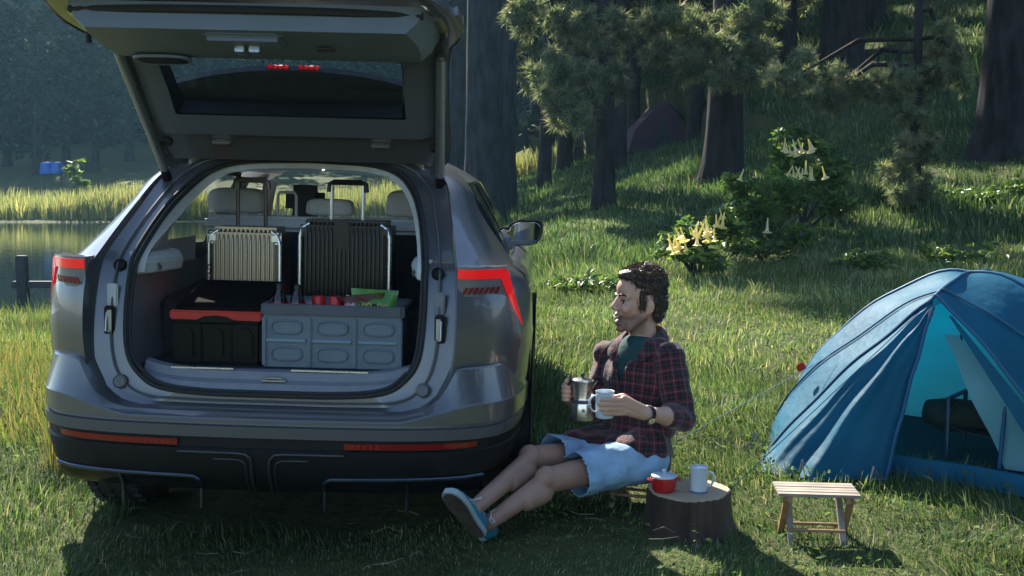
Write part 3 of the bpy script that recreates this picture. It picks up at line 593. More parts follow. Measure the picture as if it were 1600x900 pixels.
def onb(X, z, d):
    i = int(np.argmin(np.abs(BPf[:, 0]-X)+np.where(BPf[:, 1] > .5, 1, 0))); q = BPf[i]+BN[i]*d; return (X, float(np.interp(X, BPf[:, 0], BPf[:, 1]))+BN[i][1]*d, z)
for s in (-1, 1):
    mb = MB(); xs = np.linspace(.30, .80, 14)*s
    mb.loft([[onb(x, .457+.004*(abs(x)-.3), .022), onb(x, .457+.004*(abs(x)-.3), .032), onb(x, .479, .032), onb(x, .479, .022)] for x in xs]); r_ = mb.build('reflector', M['reflector'], bump)
    mb = MB()
    for k in range(5): mb.box(onb(s*(.33+.022*k), .468, .033), (.008, .004, .014))
    mb.build('reflector_rib', mat('reflector_rib', (.34, .012, .012), .25), r_)
    mb = MB(); pth = [(.032, .272), (.032, .29), (.032, .325), (.032, .36), (.032, .39), (.036, .415), (.052, .430), (.08, .434), (.30, .434)]
    mb.tube([onb(s*x, z, lowd(z)+.004) for x, z in pth], .0065, 8)
    pth = [(.052, .272), (.052, .29), (.052, .325), (.052, .36), (.052, .38), (.058, .398), (.075, .408), (.10, .41), (.17, .41)]; mb.tube([onb(s*x, z, lowd(z)+.003) for x, z in pth], .004, 8); mb.build('panel_rib', mat('rib_black', (.02, .021, .023), .4), bump)
    mb = MB(); ev = lambda X, z: onb(s*X, z, max(lowd(z), -.03)+.012)
    mb.tube([ev(.225, .215), ev(.225, .26), ev(.225, .29), ev(.225, .31), ev(.229, .328), ev(.245, .34)]+[ev(x, .342+.012*(x-.25)) for x in np.linspace(.26, .79, 9)], .0075, 8)
    mb.tube([ev(.52, .345), ev(.52, .29), ev(.52, .26), ev(.52, .215)], .0075, 8); mb.build('tow_frame', M['chrome'], bump)
    mb = MB(); mb.grid([[onb(s*x, z, lowd(z)+.003) for x in np.linspace(.24, .79, 9)] for z in (.335, .31, .28)]); mb.build('exhaust_recess', M['blackg'], bump)
# tail lamps on the quarters
def Yq(X): return .128+.235*max(0, (abs(X)-.68)/.235)**1.9
def lamp_strip(mb, s, A, B, d0, d1, n=10):
    r = []
    for t in np.linspace(0, 1, n):
        (xa, za), (xb, zb_) = [tuple(np.array(c[0])*(1-t)+np.array(c[1])*t) for c in (A, B)]
        r.append([(s*xa, Yq(xa)-d0, za), (s*xa, Yq(xa)-d1, za), (s*xb, Yq(xb)-d1, zb_), (s*xb, Yq(xb)-d0, zb_)])
    mb.loft(r)
for s in (-1, 1):
    mb = MB(); lamp_strip(mb, s, ((.682, 1.004), (.845, .998)), ((.682, 1.112), (.855, 1.108)), -.07, .016); lamp_strip(mb, s, ((.845, .998), (.912, .870)), ((.855, 1.108), (.926, .873)), -.07, .016, 12)
    tl = mb.build('tail_lamp', M['clearlens'], car, smooth=25)
    mb = MB(); lamp_strip(mb, s, ((.684, 1.070), (.848, 1.066)), ((.684, 1.102), (.852, 1.101)), 0, .024); mb.build('lamp_bar', M['redlens'], tl)
    mb = MB(); lamp_strip(mb, s, ((.838, 1.066), (.906, .880)), ((.860, 1.100), (.922, .876)), 0, .026, 12); mb.build('lamp_bar', M['redlens'], tl)
    mb = MB()
    for k in range(7):
        x0 = .70+.019*k; lamp_strip(mb, s, ((x0, 1.012), (x0+.012, 1.012)), ((x0+.012, 1.036), (x0+.024, 1.036)), 0, .021, 3)
    mb.build('lamp_dash', M['reflector'], tl)
# jamb fittings
for s in (-1, 1):
    def jp(X, Z, d=0): return (s*X, float(Yj(Z))-.006-d, Z)
    Mx = Matrix.Translation(jp(.60, 1.075)) @ Euler((R(75), 0, 0)).to_matrix().to_4x4()
    mb = MB(); mb.lathe([(.0, .004), (.014, .006), (.021, .012), (.024, .006), (.025, -.01)], 18, Mx); mb.build('ball_socket', M['blackp'], car)
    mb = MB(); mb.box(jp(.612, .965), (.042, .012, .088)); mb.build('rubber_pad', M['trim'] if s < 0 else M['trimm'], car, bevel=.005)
    mb = MB(); mb.box(jp(.617, .872), (.04, .014, .112)); lp = mb.build('latch_plate', M['blackp'], car, bevel=.006)
    mb = MB(); mb.box(jp(.612, .872, .010), (.016, .012, .082)); mb.tube([jp(.622, .835, .016), jp(.622, .875, .020), jp(.622, .905, .016)], .005, 6); mb.build('latch_hook', M['steel'], lp)
    Mx = Matrix.Translation(jp(.562, .652, .006)) @ Euler((R(80), 0, 0)).to_matrix().to_4x4()
    mb = MB(); mb.lathe([(0, .006), (.02, .008), (.026, .004), (.027, -.01)], 18, Mx); mb.build('bump_stop', M['paint2'], car)
    for z in (.95, .86) if s < 0 else ():
        mb = MB(); mb.box((s*.690, float(Yj(z))-.035, z), (.004, .045, .075)); mb.build('vent_flap', M['trimm'], car, bevel=.002)
    # gas strut
    a = Vector((s*.562, .657, 1.406)); b = Vector((s*.597, .215, 1.875)); mb = MB()
    mb.tube([a, a.lerp(b, .05)], .013, 10); mb.tube([a.lerp(b, .04), a.lerp(b, .98)], .0185, 12); mb.tube([a.lerp(b, .55), a.lerp(b, .56)], .0175, 12); mb.tube([a.lerp(b, .97), b], .012, 10)
    st = mb.build('gas_strut', M['steel'], car); mb = MB(); mb.tube([a+Vector((0, 0, -.02)), a.lerp(b, .07)], .019, 10); mb.box(a+Vector((0, .01, -.03)), (.03, .03, .05)); mb.build('strut_joint', M['blackp'], st)
    mb = MB(); mb.tube([(s*.50, .70, 1.48), (s*.545, .62, 1.47), (s*.56, .58, 1.50), (s*.56, .55, 1.545)], [.018, .02, .016, .014], 8, flat=.6); mb.build('hinge', M['paint'], car)

# raised tailgate
HY, HZ, A1, A2, SB = .64, 1.45, R(46), R(9), .60
def TG(X, s, d=0):
    # path: window plane, a rounded bend, then the lower panel
    def ang(q): return A1+(A2-A1)*float(sstep(SB-.07, SB+.07, q))
    y, z, q, st = HY, HZ, 0.0, .02
    if s < 0: y, z = HY-s*math.cos(A1)*-1*-1, HZ+s*math.sin(A1)
    else:
        while q < s-1e-9:
            h = min(st, s-q); a = ang(q+h/2); y -= h*math.cos(a); z += h*math.sin(a); q += h
    a = ang(max(s, 0)); return (X, y+d*math.sin(a), z+d*math.cos(a))
def tw(s): return float(np.interp(s, [0, .05, .15, .5, .62, .72, .85, 1.0, 1.12, 1.2], [.56, .60, .612, .618, .635, .675, .69, .675, .64, .60]))
ss = np.array([.03, .06, .10, .15, .20, .25, .295, .34, .40, .46, .52, .57, .615, .65, .69, .74, .80, .86, .92, .98, 1.03, 1.07, 1.11, 1.15, 1.19, 1.215])
xs = np.array([-1, -.985, -.93, -.85, -.74, -.6, -.4, -.2, 0, .2, .4, .6, .74, .85, .93, .985, 1])
hole = lambda i, j: .295 <= (ss[i]+ss[i+1])/2 <= .60 and abs((xs[j]+xs[j+1])/2) < .74
mb = MB(); mb.grid([[TG(x*tw(s), s, (.075 if abs(x) < .99 else .02)*(1-.35*abs(x)**6)*(1 if s < 1.2 else .5)+.02*(1-x*x)) for x in xs] for s in ss], hole)
skin = mb.build('tailgate', M['paint'], car, smooth=40)
# painted inner border
mb = MB(); bx_ = np.array([-1, -.97, -.885, 0, .885, .97, 1]); mb.grid([[TG(x*tw(s), s, .020 if abs(x) == 1 else .012 if abs(x) > .95 else .022) for x in bx_] for s in ss], lambda i, j: j in (2, 3) and (.17 < ss[i] < 1.09))
mb.build('inner_frame', M['paint'], skin, smooth=40)
mb = MB(); tg_t = np.array([-1, -.97, -.90, -.80, -.5, -.25, 0, .25, .5, .80, .90, .97, 1])
def trimh(s, x):   # how far the plastic trim hangs below the frame
    e = min(1, (1-abs(x))/.06); lo = .035+.045*float(sstep(.60, .72, s)); return .015-(lo)*min(1, e)
sst = np.array([.175, .20, .25, .30, .32, .40, .48, .56, .60, .625, .66, .70, .75, .82, .90, .97, 1.03, 1.06, 1.075])
hole2 = lambda i, j: .31 <= (sst[i]+sst[i+1])/2 <= .615 and abs((tg_t[j]+tg_t[j+1])/2) < .80
Gt = [[TG(x*(tw(s)-.055 if s < .62 else tw(s)-.075), s, (trimh(s, x) if s not in (.175, 1.075) else .02)) for x in tg_t] for s in sst]
kb = 10; mb = MB(); mb.grid(Gt[:kb+1], hole2); mb.build('window_surround', mat('gate_dark_trim', (.075, .088, .11), .6, bump=.15, bscale=350), skin, smooth=35); mb = MB(); mb.grid(Gt[kb:]); mb.build('inner_trim', mat('gate_trim', (.135, .172, .235), .55, bump=.12, bscale=400, vary=.05), skin, smooth=35)
mb = MB()   # reveal round the window
wl = [(x*.71, s) for x, s in [(-.62, .315), (-.4, .308), (0, .305), (.4, .308), (.62, .315)]]; fr = [(-.435, .31), (0, .305), (.435, .31), (.45, .46), (.452, .615), (0, .622), (-.452, .615), (-.45, .46)]
mb.loft([[TG(x, s, -.022) for x, s in fr], [TG(x*.985, s+(.46-s)*.02, .05) for x, s in fr]], True, False); mb.build('window_reveal', M['blackp'], skin)
mb = MB(); mb.grid([[TG(x, s, .056) for x in np.linspace(-.47, .47, 9)] for s in np.linspace(.28, .63, 5)]); mb.build('rear_window', M['glassd'], skin)
mb = MB(); spx = np.linspace(-.56, .56, 21); se = lambda x: .425-.07*(abs(x)/.45)**2.2
mb.loft([[TG(x, .02, .09), TG(x, .02, .135), TG(x, se(x)*.6, .150), TG(x, se(x), .135), TG(x, se(x)-.005, .112), TG(x, se(x)*.6, .10)] for x in spx]); sp = mb.build('roof_spoiler', M['trimd'], skin)
for c0 in (-.03, .09):
    for k in range(4): mb = MB(); mb.box(TG(c0-.055+.021*k, .428, .124), (.014, .012, .013), Euler((.2*k, .4*(k % 2), 0))); mb.build('brake_light', M['redlens'], sp)
for s in (-1, 1):      # lamps carried by the tailgate
    mb = MB(); mb.loft([[TG(s*(tw(q)-.09), q, .005), TG(s*(tw(q)-.09), q, .02), TG(s*(tw(q)+.006), q, .06), TG(s*(tw(q)+.008), q, .03)] for q in np.linspace(.76, .97, 6)]); mb.build('tailgate_lamp', M['clearlens'], skin)
    mb = MB(); mb.tube([TG(s*.62, .80, .02), TG(s*.62, .80, -.045)], .010, 10); mb.build('rubber_buffer', M['rubber'], skin)
    if s > 0: continue
    # pull handle pocket
    mb = MB(); c = -s*.0+s*.385
    ell = [(math.cos(a), math.sin(a)) for a in np.linspace(0, 2*math.pi, 28)[:-1]]
    pk = lambda k, u, v, d: TG(c+k*.105*math.copysign(abs(u)**.6, u), .715+k*.055*math.copysign(abs(v)**.8, v), d)
    mb.loft([[pk(1.0, u, v, -.072) for u, v in ell], [pk(.97, u, v, -.082) for u, v in ell], [pk(.86, u, v, -.080) for u, v in ell]], True, False); hp = mb.build('handle_pocket', MATS['gate_trim'], skin, smooth=50)
    mb = MB(); mb.loft([[pk(.86, u, v, -.079) for u, v in ell], [pk(.80, u, v, -.069) for u, v in ell]]); mb.build('pocket_hollow', M['blackp'], hp)
mb = MB(); mb.box(TG(-.02, .965, -.062), (.27, .13, .05), Euler((-A2, 0, 0))); lb = mb.build('latch_cover', MATS['gate_trim'], skin, bevel=.018, seg=3)
mb = MB(); mb.box(TG(-.045, .93, -.095), (.032, .05, .022), Euler((-A2, 0, 0))); mb.box(TG(.005, .93, -.095), (.036, .05, .022), Euler((-A2, 0, 0))); mb.build('latch', M['silver'], lb, bevel=.003)
mb = MB(); mb.tube([TG(x, 1.082-.03*(x/.6)**2, -.004) for x in np.linspace(-.58, .58, 24)], .013, 8); mb.build('edge_seal', M['rubber'], skin)
mb = MB(); mb.grid([[TG(x, s, -.071) for x in np.linspace(.20, .26, 5)] for s in (.86, .90)]); mb.build('vent', M['trimd'], skin, solid=.004)
for x in (-.43, .44):
    Mx = Matrix.Translation(TG(x*1.24, .125, .012)) @ Euler((R(140), 0, 0)).to_matrix().to_4x4(); mb = MB(); mb.lathe([(0, .006), (.014, .008), (.022, .003), (.023, -.01)], 16, Mx); mb.build('screw_cap', M['rubber'], skin)
for x in (-.31, .33): mb = MB(); mb.box(TG(x, .135, .010), (.075, .012, .022), Euler((-A1, 0, 0))); mb.build('hinge_clip', M['steel'], skin, bevel=.003)

# cargo bay and cabin
mb = MB(); I1 = [(x*.925, y+.035, z-(.042 if z > 1.2 else 0)) for x, y, z in S3[6:]]; I2 = [(x*.925 if z > 1.3 else x*1.02, y+.32 if z < 1.44 else y+.10, z-(.042 if z > 1.2 else 0)) for x, y, z in S3[6:]]
S4 = [(x*.985, y+.006, z) for x, y, z in S3[6:]]
def arc(l, n=30): h = crom(l, n); return [(-x, y, z) for x, y, z in h]+[tuple(p) for p in h[::-1][1:]]
mb.loft([arc(S4), arc(I1)], False, False)
mb.build('opening_trim', M['trim'], car, smooth=45)
mb = MB(); mb.grid([[(x*.55*(1 if Y > .8 else .95), Y, 1.475-.055*abs(x)**3+.03*float(np.interp(Y, [.7, 1.5, 2.5], [0, 1, .6]))-(.03 if Y < .75 else 0)) for x in np.linspace(-1, 1, 15)] for Y in np.linspace(.72, 2.5, 10)]); mb.build('headliner', M['trim'], car)
for s in (-1, 1):
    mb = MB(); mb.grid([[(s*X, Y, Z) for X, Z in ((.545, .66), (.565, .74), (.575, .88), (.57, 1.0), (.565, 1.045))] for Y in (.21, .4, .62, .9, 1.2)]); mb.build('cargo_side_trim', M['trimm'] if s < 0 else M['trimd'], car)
    mb = MB(); mb.grid([[(s*(X+.015*(Y > .6)), max(Y, float(Yj(Z))+.02), Z) for X, Z in ((.552, 1.043), (.55, 1.10), (.548, 1.15), (.535, 1.22), (.51, 1.32), (.475, 1.40))] for Y in (.2, .45, .65, .85, 1.02)], lambda i, j: i >= 2 and j >= 2); mb.build('cargo_upper_trim', M['trim'], car)
    mb = MB(); mb.loft([[(s*.575, Y, 1.035), (s*q, Y, 1.04), (s*(q-.01), Y, 1.085), (s*(q+.01), Y, 1.118), (s*.575, Y, 1.13)] for Y, q in ((.26, .555), (.32, .515), (.55, .47), (.575, .50))]); lg = mb.build('ledge', M['trim'], car, bevel=.006)
    mb = MB(); mb.tube([(s*.503, .36, 1.075), (s*.49, .36, 1.062), (s*.495, .36, 1.05)], .006, 6); mb.build('bag_hook', M['trimd'], lg)
    mb = MB(); mb.loft([[(s*.58, .55, .66), (s*.42, .56, .66), (s*.43, .57, .84), (s*.58, .56, .93)], [(s*.58, 1.2, .66), (s*.36, 1.2, .66), (s*.38, 1.2, .86), (s*.58, 1.2, .97)]]); mb.build('wheel_house', M['felt'], car, bevel=.03, seg=3)
mb = MB(); mb.grid([[(x*.58, Y, .69) for x in (-1, 0, 1)] for Y in (.215, .7, 1.25)]); mb.build('cargo_floor', M['felt'], car)
mb = MB(); xs_ = np.linspace(-.50, .50, 17); mb.grid([[(x, Y+.02*abs(x/.5)**4, z+.03*abs(x/.5)**6) for x in xs_] for Y, z in ((.135, .618), (.150, .645), (.155, .652), (.185, .662), (.20, .690), (.235, .694))]); sill = mb.build('sill_plate', M['trimm'], car, smooth=30)
for x0, x1 in ((-.40, -.16), (.055, .35)): mb = MB(); mb.box(((x0+x1)/2, .212, .6965), (x1-x0, .022, .006)); mb.build('scuff_strip', M['silver'], sill, bevel=.002)
mb = MB(); mb.tube([(-.03, .165, .664), (-.03, .165, .672), (.0, .165, .674), (.03, .165, .672), (.03, .165, .664)], .005, 6); mb.box((0, .17, .663), (.09, .02, .006)); mb.build('striker', M['steel'], sill)
mb = MB(); mb.box((0, 1.22, .95), (1.12, .10, .54)); rs = mb.build('rear_seat', M['felt'], car, bevel=.03, seg=3)
mb = MB(); mb.box((0, 1.20, 1.205), (1.13, .15, .07)); mb.build('seat_top', M['trim'], rs, bevel=.02, seg=3)
def rounded(c, d, b, nm, m_, par): mb = MB(); mb.box(c, d, taper=.94); return mb.build(nm, m_, par, bevel=b, seg=4, smooth=60)
for x, wd_, h_ in ((-.435, .27, .12), (0.0, .22, .08), (.41, .30, .13)): 
    mb = MB(); mb.loft([[(x+k*wd_/2*math.copysign(abs(math.cos(a))**.4, math.cos(a))*(1-.10*math.sin(a)), 1.24+dy, 1.245+h_/2+k*h_/2*math.copysign(abs(math.sin(a))**.45, math.sin(a))) for a in np.linspace(0, 2*math.pi, 33)[:-1]] for dy, k in ((-.05, .6), (-.048, .85), (-.035, .97), (0, 1), (.035, .97), (.05, .8))]); hr = mb.build('headrest', M['leather'], rs, smooth=60)
    mb = MB(); mb.tube([(x-.05, 1.24, 1.20), (x-.05, 1.24, 1.26)], .007, 6); mb.tube([(x+.05, 1.24, 1.20), (x+.05, 1.24, 1.26)], .007, 6); mb.build('headrest_post', M['steel'], hr)
mb = MB(); mb.tube([(-.235, 1.19, 1.24), (-.235, 1.19, 1.335), (-.225, 1.19, 1.35), (-.16, 1.19, 1.35), (-.15, 1.19, 1.335), (-.15, 1.19, 1.24)], .007, 8); mb.build('belt_guide', M['trim'], rs)
for x in (-.40, .40):
    fs = rounded((x, 2.05, .92), (.50, .14, .50), .05, 'front_seat', M['leatherd'], car); rounded((x+(.10 if x < 0 else 0), 2.08, 1.295), (.22, .10, .17), .04, 'headrest', M['leatherd'], fs)
mb = MB(); mb.loft([[(x, 2.85, .9), (x, 2.8, 1.0), (x, 2.95, 1.03), (x, 3.2, 1.04), (x, 3.2, .9)] for x in (-.8, 0, .8)]); mb.build('dashboard', M['trimd'], car)
rounded((.17, 2.55, 1.46), (.22, .04, .07), .02, 'rear_view_mirror', M['blackp'], car)
mb = MB(); mb.box((0, 2.3, .46), (1.70, 3.5, .30)); mb.box((0, .66, .46), (1.2, .70, .28)); mb.build('underbody', M['blackp'], car)
# door mirrors
for s in (-1, 1):
    cx_, cy_, cz_ = s*.885, 2.70, 1.125
    ring = lambda k, dy, ox=0: [(cx_+ox+s*k*(.105*math.copysign(abs(math.cos(a))**.62, math.cos(a))+(.02*math.sin(a))), cy_+dy, cz_+k*.076*math.copysign(abs(math.sin(a))**.7, math.sin(a))) for a in np.linspace(0, 2*math.pi, 29)[:-1]]
    mb = MB(); mb.loft([ring(.92, -.05), ring(1.0, -.052), ring(1.03, -.03), ring(.98, .03), ring(.75, .085), ring(.4, .11)]); mb.tube([(s*.82, 2.80, 1.06), (cx_-s*.05, 2.74, 1.07)], [.035, .03], 8); dm = mb.build('door_mirror', M['blackg'], car, smooth=60)
    mb = MB(); tl2 = lambda r: [(x, y-(z-cz_)*.30, z) for x, y, z in r]; mb.loft([tl2(ring(.86, -.060)), tl2(ring(.85, -.062))]); mb.build('mirror_glass', mat('mirror_face', (.75, .8, .78), .03, 1.0), dm)
# wheels
RIM = mat('alloy_rim', (.30, .31, .32), .35, .9)
for s in (-1, 1):
    for yw in YW:
        Mx = Matrix.Translation((s*.80, yw, .335)) @ Euler((0, R(90), 0)).to_matrix().to_4x4()
        mb = MB(); pr = [(.24, -.115), (.335, -.125), (.358, -.105), (.37, -.06), (.372, 0), (.37, .06), (.358, .105), (.335, .125), (.24, .115)]; mb.lathe(pr, 40, Mx)
        for k in range(40):
            a = 2*math.pi*k/40
            for zz in (-.085, -.03, .03, .085): mb.box(Mx @ Vector((.371*math.cos(a), .371*math.sin(a), zz)), (.010, .036, .034), (Mx.to_3x3() @ Matrix.Rotation(a, 3, 'Z')).to_quaternion())
        wh = mb.build('wheel', M['rubber'], car)
        mb = MB(); mb.lathe([(.0, s*.09), (.05, s*.095), (.06, s*.08)], 16, Mx); mb.lathe([(.243, -.11), (.225, 0), (.243, .11)], 32, Mx)
        for k in range(5):
            a = 2*math.pi*k/5; p0 = Mx @ Vector((.05*math.cos(a), .05*math.sin(a), s*.085)); p1 = Mx @ Vector((.235*math.cos(a), .235*math.sin(a), s*.10)); mb.bar(p0, p1, .05, .02, (1, 0, 0))
        mb.build('rim', RIM, wh)
# ------------------------------------------------------------------ luggage in the boot (world places derived from the car's frame)
CM = Matrix.Translation(car.location) @ car.rotation_euler.to_matrix().to_4x4() @ Matrix.Scale(CS, 4)
def in_boot(name, label, cat, x, y, z, rz=0, group=None):
    t = thing(name, label, cat, CM @ Vector((x, y, z)), (0, .0255, -.0269+rz), group, CS); return t
GOLD = mat('champagne_shell', (.33, .28, .21), .33, .85, rvary=.06, vscale=40); GOLDD = mat('champagne_dark', (.13, .11, .085), .4, .8)
BLK = mat('black_shell', (.010, .009, .008), .32, .3, rvary=.06, vscale=30); BLKR = mat('black_rib', (.030, .027, .024), .28, .5)
def suitcase(name, label, x, y, w_, h_, d_, ribs, m0, m1, mh, hx, htop, hw):
    t = in_boot(name, label, 'suitcase', x, y, .692)
    mb = MB(); mb.box((0, 0, h_/2+.02), (w_, d_, h_-.02)); sh = mb.build('shell', m0, t, bevel=.022, seg=4, smooth=50)
    for k in range(ribs):
        xx = -w_/2+.03+(w_-.06)*k/(ribs-1)
        mb = MB(); mb.tube([(xx, -d_/2-.001, .05), (xx, -d_/2-.004, .07), (xx, -d_/2-.004, h_-.05), (xx, -d_/2+.004, h_-.018), (xx, -d_/2+.03, h_+.003), (xx, d_/2-.03, h_+.003)], .0052, 6, flat=.8); mb.build('rib', m1, t, smooth=60)
    for s in (-1, 1):
        mb = MB(); mb.tube([(s*(w_/2-.003), -d_/2+.006, .03), (s*(w_/2-.003), -d_/2+.004, h_-.06), (s*(w_/2-.012), -d_/2+.006, h_-.025), (s*(w_/2-.04), -d_/2+.012, h_-.006)], .010, 8); mb.build('edge_frame', mh, t, smooth=60)
        mb = MB(); mb.box((s*(w_/2-.022), -d_/2+.006, h_-.035), (.05, .03, .05)); mb.build('corner_guard', mh if m0 is GOLD else BLKR, t, bevel=.012, seg=3)
        mb = MB(); mb.lathe([(.0, -.01), (.02, -.01), (.022, 0), (.02, .01), (0, .01)], 12, Matrix.Translation((s*(w_/2-.05), 0, .012)) @ Euler((0, R(90), 0)).to_matrix().to_4x4()); mb.build('castor', M['rubber'], t)
        mb = MB(); mb.tube([(hx+s*hw/2, .02, h_-.01), (hx+s*hw/2, .02, htop)], .0085, 8); mb.build('handle_tube', GOLDD if m0 is GOLD else mh, t)
    mb = MB(); mb.tube([(hx-hw/2-.012, .02, htop-.03), (hx-hw/2-.008, .02, htop+.004), (hx-hw/2+.01, .02, htop+.012), (hx+hw/2-.01, .02, htop+.012), (hx+hw/2+.008, .02, htop+.004), (hx+hw/2+.012, .02, htop-.03)], .012, 8, flat=.9); mb.build('grip', GOLDD if m0 is GOLD else BLK, t)
    return t
g1 = suitcase('suitcase', 'ribbed champagne metal suitcase with raised pull handle, behind the black box', -.258, .80, .305, .505, .20, 14, GOLD, GOLD, M['silver'], 0, .70, .12)
for k, z in enumerate((.345, .31, .275)): mb = MB(); mb.tube([(-.145+.006*math.cos(a), -.104, z+.011*math.sin(a)) for a in np.linspace(0, 5, 9)], .003, 5); mb.build('letter_mark', GOLDD, g1)
g2 = suitcase('suitcase', 'ribbed black suitcase with silver edges and raised handle, behind the grey crate', .166, .79, .38, .545, .20, 19, BLK, BLKR, M['silver'], -.01, .70, .135)
mb = MB(); mb.box((-.01, -.103, .49), (.066, .014, .115)); mb.build('lock_panel', BLK, g2, bevel=.005)
# black folding box with red rim
BOX = mat('black_box', (.013, .011, .009), .72, spec=.2, bump=.1, bscale=300, vary=.15); REDR = mat('red_rim', (.50, .018, .014), .42, vary=.08)
t = in_boot('storage_box', 'black lidded storage box with a bright red rim', 'box', -.256, .49, .694)
wB, dB = .355, .40
mb = MB(); mb.loft([[(x, y, z) for x, y in ((-k*wB/2, -k*dB/2), (k*wB/2, -k*dB/2), (k*wB/2, k*dB/2), (-k*wB/2, k*dB/2))] for k, z in ((.97, .0), (.985, .17))]); mb.build('tub', BOX, t, bevel=.012, seg=3)
for k, x in enumerate((-.115, 0, .115)):
    ar = [(-.033, .03), (.033, .03), (.033, .115), (.026, .135), (.012, .147), (-.012, .147), (-.026, .135), (-.033, .115)]
    mb = MB(); mb.loft([[(x+a, -dB/2*.985+.004, b) for a, b in ar], [(x+a*.93, -dB/2*.985-.008, .03+(b-.03)*.98+.002) for a, b in ar]]); mb.build('front_relief', BOX, t, bevel=.004)
for x in (-.058, .058): mb = MB(); mb.box((x, -dB/2*.975, .085), (.012, .016, .15)); mb.build('front_rib', BOX, t, bevel=.004)
def lidz(y): return .0+.075*(y+dB/2)/dB
rim = []
for zz, k in ((.172, 1.0), (.208, 1.005)): rim.append([(k*x, k*y, zz+lidz(y)) for x, y in ((-wB/2, -dB/2), (wB/2, -dB/2), (wB/2, dB/2), (-wB/2, dB/2))])
mb = MB(); mb.loft(rim, True, True); mb.build('rim', REDR, t, bevel=.006)
mb = MB(); mb.loft([[(k*x, k*y, zz+lidz(y)) for x, y in ((-wB/2, -dB/2), (wB/2, -dB/2), (wB/2, dB/2), (-wB/2, dB/2))] for zz, k in ((.203, .965), (.218, .955))]); mb.build('lid', mat('matt_lid', (.012, .010, .009), .95, spec=.04), t, bevel=.008)
mb = MB(); ar = [(-.075, .172), (-.045, .188), (0, .193), (.045, .188), (.075, .172), (.06, .165), (-.06, .165)]; mb.loft([[(x, -dB/2+.0, z) for x, z in ar], [(x, -dB/2-.006, z) for x, z in ar]]); mb.build('grip_tab', BOX, t)
# grey folding crate
CR = mat('crate_plastic', (.125, .165, .205), .5, vary=.07, vscale=12, bump=.06, bscale=200); CRD = mat('crate_rim', (.075, .085, .105), .55, vary=.08)
wC, dC, hC = .53, .30, .235
cr = in_boot('folding_crate', 'open grey-blue folding crate full of snacks and bottles', 'crate', .194, .44, .694)
mb = MB(); mb.box((0, dC/2-.006, hC/2), (wC, .012, hC)); mb.box((-wC/2+.006, 0, hC/2), (.012, dC-.024, hC)); mb.box((wC/2-.006, 0, hC/2), (.012, dC-.024, hC)); mb.box((0, 0, .008), (wC-.026, dC-.026, .014)); mb.build('tub', CR, cr, bevel=.003)
mb = MB(); mb.box((0, -dC/2+.006, hC/2-.01), (wC, .012, hC-.02)); mb.build('front_wall', CR, cr, bevel=.003)
mb = MB()
for a, b in (((-wC/2, -dC/2), (wC/2, -dC/2)), ((wC/2, -dC/2), (wC/2, dC/2)), ((wC/2, dC/2), (-wC/2, dC/2)), ((-wC/2, dC/2), (-wC/2, -dC/2))): mb.bar((*a, hC-.012), (*b, hC-.012), .022, .042)
mb.build('rim', CRD, cr, bevel=.004)
for i in range(3):
    x = (-1+i)*.176
    for zc in (.155, .052):
        el = [(math.copysign(abs(math.cos(a))**.5, math.cos(a))*.064, math.copysign(abs(math.sin(a))**.8, math.sin(a))*.030) for a in np.linspace(0, 2*math.pi, 25)[:-1]]
        mb = MB(); mb.loft([[(x+a, -dC/2+.002, zc+b) for a, b in el], [(x+a*.97, -dC/2-.007, zc+b*.95) for a, b in el], [(x+a*.88, -dC/2-.009, zc+b*.82) for a, b in el], [(x+a*.80, -dC/2-.004, zc+b*.70) for a, b in el]]); mb.build('front_panel', CR, cr, smooth=40)
    mb = MB(); mb.tube([(x-.075, -dC/2-.004, .104), (x+.075, -dC/2-.004, .104)], .008, 10); mb.build('hinge_rod', mat('crate_hinge', (.20, .27, .33), .25), cr)
for x in (-.264, -.088, .088, .264): mb = MB(); mb.box((x*.985, -dC/2-.002, .10), (.018, .014, .19)); mb.build('front_rib', CR, cr, bevel=.004)
# things in the crate
COLA = mat('cola', (.012, .006, .004), .08, coat=.3); CLAB = mat('red_label', (.55, .015, .012), .35); CAP = mat('black_cap', (.012, .012, .014), .4); PINKW = glass('pink_wrap', (.95, .62, .72), 1.0)
def bottle(lab, x, y, tilt=0):
    t = in_boot('cola_bottle', lab, 'bottle', x, y, .728, group='bottles in the crate'); mb = MB()
    mb.lathe([(0, 0), (.028, 0), (.031, .01), (.031, .10), (.028, .13), (.031, .165), (.031, .205), (.026, .228), (.013, .255), (.0125, .262)], 18); mb.build('body', COLA, t)
    mb = MB(); mb.lathe([(.0318, .172), (.0322, .175), (.0322, .206), (.0315, .209)], 18); mb.build('label', CLAB, t)
    mb = MB(); mb.lathe([(.0125, .258), (.0155, .260), (.0155, .276), (.013, .279), (0, .279)], 14); mb.build('cap', CAP, t); return t
bottle('dark cola bottle with red label nearest the black box', -.025, .36); bottle('dark cola bottle with red label right of the other one in the crate', .045, .355)
def can(lab, x, y):
    t = in_boot('red_can', lab, 'can', x, y, .722, group='red cans in the crate'); mb = MB(); mb.lathe([(0, 0), (.024, 0), (.028, .012), (.028, .225), (.023, .238), (.0, .236)], 18); mb.build('body', CLAB, t)
    mb = MB(); mb.lathe([(.0285, .195), (.030, .20), (.0285, .205)], 18); mb.lathe([(.0285, .17), (.030, .175), (.0285, .18)], 18); mb.build('rim', REDR, t)
can('red can left of the other in the crate', .115, .42); can('red can beside the blue pack in the crate', .185, .41)
